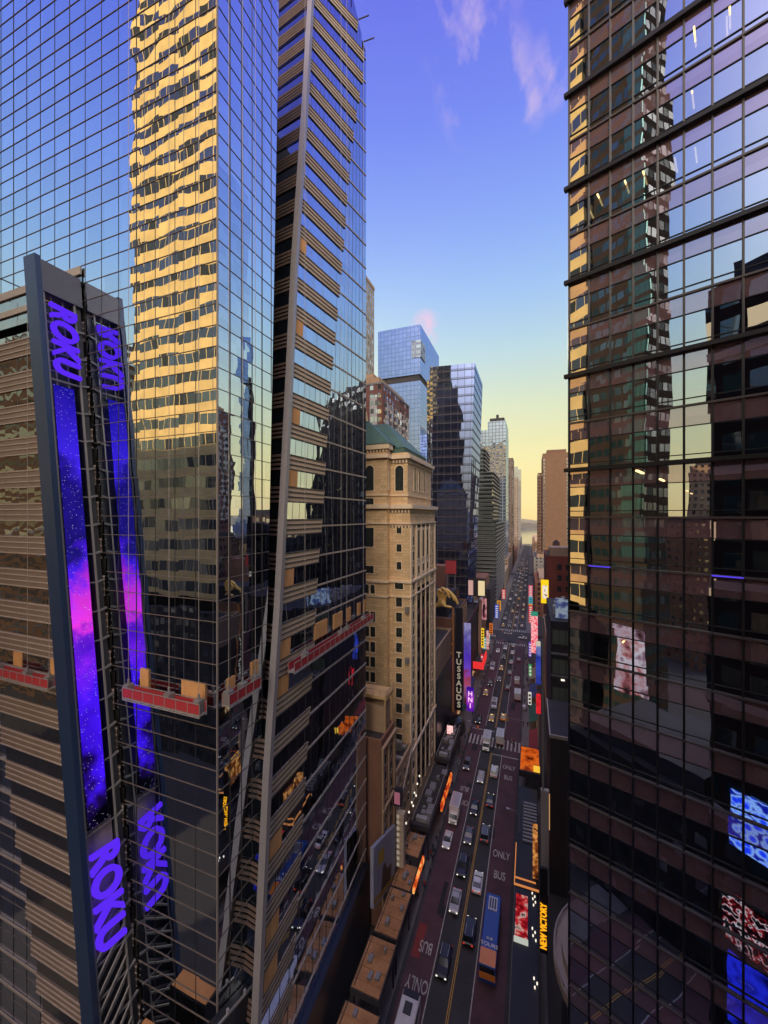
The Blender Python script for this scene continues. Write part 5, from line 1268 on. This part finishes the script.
# parked along the left kerb beyond the cinema
car('suv','red',-5.4,330,False,'red suv far beyond the avenue in the right kerb lane'); 
navy=paint('navy_bus_paint',(.025,.075,.30)); orange=paint('orange_panel_paint',(.80,.26,.04)); wbus=paint('white_bus_paint',(.62,.62,.66))
t=make_bus(navy,orange,navy); t.location=(-6.3,66.8,.01); t['label']='navy blue coach with an orange tail panel in the right red lane'
b=MB(); b.box(-1.2,1.2,-5.98,-3.6,3.09,3.13); b.build('roof_panel',orange,t); b=MB(); b.box(-1.2,1.2,-6.06,-6.0,.9,1.85); b.build('tail_panel',orange,t)
b=MB(); b.box(-.75,.75,2.7,5.2,3.11,3.25); b.build('roof_unit',M['alu'],t)
b=MB(); 
for k in range(3): b.box(-.55+k*.42,-.30+k*.42,3.0,4.9,3.25,3.30)
b.build('roof_grille',M['dark_steel'],t)
b=MB(); b.box(-.5,-.1,-2.2,-1.8,3.105,3.115); b.box(.05,.45,-2.2,-1.8,3.105,3.115); b.build('roof_mark',M['paint'],t)
text_mesh('roof_lettering','TOURS',.85,.004,plain('white_roof_lettering',(.6,.6,.6),.6),frame_mat((0,-3.0,3.112),(1,0,0),(0,1,0)),t,bold=.02)
t2=make_bus(wbus,wbus,wbus); t2.location=(-16.1,47.6,.01); t2.rotation_euler=(0,0,math.pi); t2['label']='white roofed bus cut by the bottom edge of the picture in the left red lane'
b=MB(); b.box(-.55,.55,-4.6,-3.2,3.1,3.24); b.build('roof_hatch',M['dark_steel'],t2); b=MB(); b.box(-1.15,1.15,-6.02,-5.2,3.09,3.13); b.build('dark_roof_end',M['dark_panel'],t2)
for o in (t,t2): o['group']='buses on the street'
sc=thing('scooter_cart','white delivery cart at the right kerb under the red banner','cart',(-2.4,152,.13))
loft(MB(),[(151,.6,.5,1.5),(153,.6,.5,1.5)]).build('cargo_box',PC['white'],None) if False else None
b=MB(); b.box(-2.9,-1.9,151,152.6,.6,1.7); b.build('cargo_box',PC['white'],sc)
b=MB(); b.bar((-2.4,152.6,.8),(-2.4,153.6,.7),.12); b.bar((-2.8,153.5,1.2),(-2.0,153.5,1.2),.07); b.bar((-2.4,153.5,.5),(-2.4,153.5,1.2),.08); b.build('frame',M['steel'],sc)
for (x,y) in ((-2.85,151.3),(-1.95,151.3),(-2.4,153.7)):
    b=MB(); b.cyl((x-.04,y,.43),(x+.04,y,.43),.3,.3,12); b.build('wheel',M['tyre'],sc)

# ------------------------------------------------------------------ people on the sidewalks
def make_person(coat,trouser,stride):
    vs=[(0,0,.95),(0,0,1.2),(0,.01,1.42),(0,.02,1.52),(0,.03,1.63),(0,.04,1.72),
        (.11,0,.9),(.12,stride*.18,.5),(.12,stride*.05-.08,.08),(.12,stride*.05+.10,.05),(-.11,0,.9),(-.12,-stride*.16,.5),(-.12,-stride*.30,.10),(-.12,-stride*.30+.16,.05),
        (.2,0,1.40),(.25,-stride*.10,1.12),(.25,stride*.02,.88),(-.2,0,1.40),(-.25,stride*.10,1.12),(-.25,stride*.22,.90)]
    ed=[(0,1),(1,2),(2,3),(3,4),(4,5),(0,6),(6,7),(7,8),(8,9),(0,10),(10,11),(11,12),(12,13),(2,14),(14,15),(15,16),(2,17),(17,18),(18,19)]
    rr=[.15,.15,.17,.06,.10,.085,.095,.07,.05,.045,.095,.07,.05,.045,.075,.05,.038,.075,.05,.038]
    me=bpy.data.meshes.new('person'); me.from_pydata(vs,ed,[]); o=bpy.data.objects.new('person',me); COL.objects.link(o)
    o.modifiers.new('s','SKIN'); me.skin_vertices[0].data[0].use_root=True
    for i,r in enumerate(rr): me.skin_vertices[0].data[i].radius=(r*1.15,r*.85)
    o.modifiers.new('d','SUBSURF').levels=1
    dg=bpy.context.evaluated_depsgraph_get(); m2=bpy.data.meshes.new_from_object(o.evaluated_get(dg)); bpy.data.objects.remove(o)
    m2.materials.clear()
    for m in (coat,trouser,skinm,hairm): m2.materials.append(m)
    for p in m2.polygons:
        z=p.center.z; p.use_smooth=True
        p.material_index=3 if (z>1.69 or (z>1.58 and p.center.y<0.0)) else 2 if z>1.5 else 0 if z>.88 else 1
    m2.name='person'; o=bpy.data.objects.new('person',m2); COL.objects.link(o); return o
skinm=plain('skin',(.35,.2,.14),.6); hairm=plain('dark_hair',(.03,.02,.015),.7)
coats=[('black',(.02,.02,.022)),('navy',(.03,.04,.10)),('grey',(.16,.16,.17)),('red',(.35,.04,.04)),('tan',(.35,.24,.15)),('white',(.6,.58,.56))]
jeans=plain('dark_trousers',(.03,.035,.05),.8)
pp=[make_person(plain(n+'_coat',c,.8),jeans,s) for (n,c),s in zip(coats,(1,-1,.8,-.8,1,-1))]
for o,(n,c) in zip(pp,coats): tag(o,'x','person')
random.seed(77); first=[True]*len(pp)
spots=[]
for k in range(110):
    if k%2: spots.append((-2.9+random.random()*2.4,random.uniform(98,229)))
    else: spots.append((-19.9+random.random()*.9,random.uniform(66,229)))
for k in range(16): spots.append((random.uniform(-18,-4),random.uniform(226.5,229.8)))
for k in range(8): spots.append((random.uniform(-18,-4),random.uniform(124.4,129)))
for x,y in spots:
    i=random.choice([0,0,0,1,1,2,2,3,4,5]); n=coats[i][0]
    where='on the left sidewalk' if x<-19 else 'on the right sidewalk' if x>-3 else ('crossing the street at the far avenue' if y>200 else 'on the near crosswalk')
    z=.135 if (x<-19.3 or x>-3) else .012
    lab='person in a %s coat walking %s'%(n,where)
    rz=random.choice([0,math.pi])+random.uniform(-.4,.4)
    if 'cross' in where: rz+=math.pi/2
    if first[i]: first[i]=False; o=pp[i]
    else: o=pp[i].copy(); COL.objects.link(o)
    o.location=(x,y,z); o.rotation_euler=(0,0,rz); o['label']=lab; o['category']='person'; o['group']='people in %s coats %s'%(n,where)
for i,f in enumerate(first):
    if f: bpy.data.objects.remove(pp[i])

# ------------------------------------------------------------------ buildings behind the camera and off to the sides (seen in the glass, or added for shade)
def reflected(name,label,x0,x1,y0,y1,h,mat,z0=0):
    t=thing(name,label,'building',((x0+x1)/2,(y0+y1)/2,0)); b=MB(); b.box(x0,x1,y0,y1,z0,h); b.build('wall',mat,t)
    b=MB(); b.box(x0+2,x1-2,y0+2,y1-2,h,h+3); b.build('roof_plant',M['darkwall'],t); return t
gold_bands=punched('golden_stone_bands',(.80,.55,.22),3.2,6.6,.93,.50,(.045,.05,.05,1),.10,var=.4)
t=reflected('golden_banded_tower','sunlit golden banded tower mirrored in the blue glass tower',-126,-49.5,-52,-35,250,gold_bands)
t=reflected('dark_green_tower','dark tower with green glass mirrored in the right glass tower',-49.3,-33.5,-46,-36,230,punched('dark_green_bands',(.05,.034,.026),2.2,4,.8,.5,(.015,.03,.03,1),.08))
b=MB()
b.box(-38,-33.4,-35.99,-35.4,60,220); b.build('green_bay',glass('green_bay_glass',1.2,4,.08,(.5,.9,.8,1),(.028,.062,.056,1),tilt=.01,linew=.15,lineh=1.2,linecol=(.05,.04,.035,1)),t)
t=reflected('viewer_building','dark building with belt courses mirrored at the right edge of the right tower',-4.2,45,-34,-1.4,104,punched('viewer_facade',(.040,.024,.022),3.0,4.0,.7,.62,(.012,.035,.035,1),.12,lit=.05))
for k in range(5): b=MB(); b.box(-4.25,45,-1.39,-1.1,30+k*16,31+k*16); b.build('belt_course',M['bar_beige'],t)
b=MB(); b.box(-2.0,8,-1.38,-1.0,27,34.6)
b.build('blue_screen',led('blue_cells_screen',[(.0,S(20,40,250)),(.35,S(40,80,255)),(.6,S(150,190,255)),(.8,S(20,30,160))],1.1,'voronoi',2,0,1,1.1),t)
b=MB(); b.box(-2.0,9,-1.38,-1.0,3,12.6); b.build('blue_screen',led('deep_blue_screen',[(.35,S(12,14,90)),(.5,S(40,50,230)),(.6,S(25,25,150)),(.68,S(80,90,240))],.35,'blob',2,0,1,.9),t)
b=MB(); b.box(-2.0,8,-1.38,-1.0,14,20.5); b.build('red_screen',led('red_white_screen',[(.44,S(14,8,12)),(.50,S(160,30,34)),(.55,S(210,200,200)),(.58,S(20,12,14))],1.1,'blob',2,0,1,1.0),t)
t=thing('white_wall_screen','pink and white wall screen on the dark tower, mirrored in the right tower','screen',(-36,-35,36))
b=MB(); b.box(-41,-33.0,-35.3,-35.0,27,43); b.build('face',led('pink_white_screen',[(.30,S(60,30,35)),(.40,S(200,120,115)),(.52,S(235,220,220)),(.60,S(160,120,130)),(.72,S(40,25,30))],.28,'blob',2,0,1,.9),t)
t=thing('red_script_sign','red neon script sign mirrored in the lower blue glass tower','sign',(-58,-30,22))
text_mesh('neon_script','Diner',7,.2,emit('red_neon_glow',S(255,80,95),1.2),frame_mat((-66,-30.0,27),(-1,0,0),(0,0,1)),t,bold=.12,shear=.3); 
b=MB(); b.bar((-84,-30.6,24),(-48,-30.6,24),.3); b.build('support_frame',M['dark_steel'],t)
for (lab,x0,x1,y0,y1,h,mm) in (('brown office block mirrored in the window bands left of the leaning sign',-240,-160,-90,-38,142,'brown'),('lower brown block mirrored beside the purple screen',-160,-127,-80,-38,112,'brown'),
    ('dark block at the foot of the golden tower',-122,-47,-34,-30,44,'darkwall'),('tan skyscraper mirrored low in the right tower',-104,-88,-212,-196,103,'tan'),('brown skyline block mirrored low in the right tower',-125,-70,-180,-150,68,'brick'),
    ('dark low block added at the near plaza to darken the lower right tower',-32,-6.5,-30,-7,27,'darkwall'),('dark block closing the eastern street',-34,-22,-110,-80,58,'darkwall'),  # plaza block added so the lower glass reflects something dark
    ('grey tower at the north side of the near block, mirrored dark',22,45,142,180,128,'darkwall'),('dark tower behind the right glass tower, mirrored dark',42,64,92,118,124,'darkwall'),
    ('mid block north of the street behind the right tower',41,80,122,140,66,'darkwall'),('mid block north of the street beyond',46,90,142,230,72,'brick'),('southern block behind the cream tower',-110,-50,112,180,60,'brick'),('southern block beyond the apartment tower',-120,-52,200,290,55,'tan'),
    ('unseen tall block added west of the blue mirrored tower to shade the golden tower',-195,-128,64,96,128,'darkwall')):  # unseen block added only to shade the lower golden tower
    reflected('city_block',lab,x0,x1,y0,y1,h,{'darkwall':punched('block_dark',(.05,.045,.045),3,3.8,.6,.5,refl=.2),'brown':punched('block_brown_bands',(.085,.052,.036),30,4,1.0,.5,(.03,.025,.02,1),.3),'brick':punched('block_brown',(.17,.10,.075),3.2,3.6,.45,.5),'tan':punched('block_tan',(.40,.29,.18),3.2,3.6,.5,.55)}[mm])

# ------------------------------------------------------------------ sky, sun, camera
SUN=Vector((-.43,.85,.31)).normalized()
w=bpy.data.worlds.new('World'); scene.world=w; w.use_nodes=True; nt=w.node_tree; nt.nodes.clear(); L=nt.links.new
out=N(nt,'ShaderNodeOutputWorld'); bg=N(nt,'ShaderNodeBackground'); bg.inputs[1].default_value=.1; L(bg.outputs[0],out.inputs[0])
sky=N(nt,'ShaderNodeTexSky'); sky.sky_type='NISHITA'; sky.sun_disc=False; sky.sun_elevation=math.asin(SUN.z); sky.sun_rotation=math.atan2(SUN.x,SUN.y)
tc=N(nt,'ShaderNodeTexCoord'); sp=N(nt,'ShaderNodeSeparateXYZ'); L(tc.outputs['Generated'],sp.inputs[0])
SKY=[(0.0,S(150,120,95)),(.35,S(232,188,125)),(.375,S(250,215,130)),(.42,S(248,226,146)),(.475,S(236,229,165)),(.54,S(214,225,190)),(.61,S(184,214,222)),(.68,S(155,193,240)),(.74,S(135,168,243)),(.82,S(112,135,240)),(.90,S(99,104,228)),(.93,S(96,99,220)),(1.0,(2.2,1.9,2.1,1))]  # last stop: zenith raised out of view as added fill for the street
z01=math_(nt,'ADD',math_(nt,'MULTIPLY',sp.outputs[2],.625),.375)
grad=ramp(nt,z01,SKY)
# wisps of cloud
def dotv(v):
    n=N(nt,'ShaderNodeVectorMath',operation='DOT_PRODUCT'); L(tc.outputs['Generated'],n.inputs[0]); n.inputs[1].default_value=v; return n.outputs['Value']
mp=N(nt,'ShaderNodeMapping'); mp.inputs['Rotation'].default_value=(.3,.5,.9); mp.inputs['Scale'].default_value=(9,3.2,9); L(tc.outputs['Generated'],mp.inputs[0])
nz=N(nt,'ShaderNodeTexNoise'); nz.inputs['Scale'].default_value=1.6; nz.inputs['Detail'].default_value=8; nz.inputs['Roughness'].default_value=.62; L(mp.outputs[0],nz.inputs[0])
cl=ramp(nt,nz.outputs[0],[(.50,(0,0,0,1)),(.66,(1,1,1,1))])
def cdir(px,py):
    th=math.atan(147/385); s,c=math.sin(th),math.cos(th); r=(px-384)/385; return Vector((r*c-s,r*s+c,(516-py)/385)).normalized()
msk=None
for (px,py,wd,am) in ((466,12,.004,.5),(484,86,.004,.7),(552,72,.0015,.45),(521,100,.0015,.6),(426,328,.0010,1.0),(60,40,.05,.25)):
    d=cdir(px,py); v=math_(nt,'SUBTRACT',1.0,math_(nt,'DIVIDE',math_(nt,'SUBTRACT',1.0,dotv(d)),wd),True)
    v=math_(nt,'MULTIPLY',v,am); msk=v if msk is None else math_(nt,'MAXIMUM',msk,v)
cf=math_(nt,'MULTIPLY',msk,cl)
grad=mixc(nt,cf,grad,S(225,195,225))
# added warm fill lobe in the out-of-view eastern sky, lighting east faces and street
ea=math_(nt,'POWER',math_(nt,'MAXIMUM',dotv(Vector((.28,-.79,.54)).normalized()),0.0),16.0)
grad=mixc(nt,ea,grad,(EAST_FILL,EAST_FILL*.82,EAST_FILL*.64,1))
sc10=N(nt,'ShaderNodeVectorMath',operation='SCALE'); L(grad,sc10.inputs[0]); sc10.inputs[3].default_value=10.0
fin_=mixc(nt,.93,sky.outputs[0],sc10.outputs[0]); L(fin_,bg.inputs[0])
ld=bpy.data.lights.new('Sun','SUN'); ld.energy=5.0; ld.angle=math.radians(.5); ld.color=(1,.76,.45)
so=bpy.data.objects.new('Sun',ld); COL.objects.link(so); so.rotation_euler=SUN.to_track_quat('Z','Y').to_euler(); so.location=(0,0,300)
cam=bpy.data.cameras.new('Camera'); cam.sensor_fit='HORIZONTAL'; cam.sensor_width=36; cam.lens=36*385/768; cam.shift_y=4/768; cam.clip_end=9000; cam.clip_start=.2
co=bpy.data.objects.new('Camera',cam); COL.objects.link(co); co.location=(0,0,72); co.rotation_euler=(math.pi/2,0,math.atan(147/385)); scene.camera=co
vs_=scene.view_settings; vs_.view_transform='Standard'; vs_.look='None'; vs_.exposure=0.12; vs_.gamma=1.0
scene.cycles.max_bounces=8; scene.cycles.glossy_bounces=5; scene.cycles.transparent_max_bounces=10; scene.cycles.caustics_reflective=False; scene.cycles.caustics_refractive=False
scene.cycles.sample_clamp_indirect=4.0

# the evening air: one even box of pale haze round everything
m=bpy.data.materials.new('evening_haze'); m.use_nodes=True; nt=m.node_tree; nt.nodes.clear(); o_=N(nt,'ShaderNodeOutputMaterial')
pv=N(nt,'ShaderNodeVolumePrincipled'); pv.inputs['Density'].default_value=.00007; pv.inputs['Color'].default_value=(.95,.90,.82,1); pv.inputs['Anisotropy'].default_value=.3
nt.links.new(pv.outputs[0],o_.inputs['Volume'])
b=MB(); b.box(-3600,3600,-3100,4300,-16,262); hz=b.build('haze',m); hz['kind']='stuff'
scene.cycles.volume_bounces=0
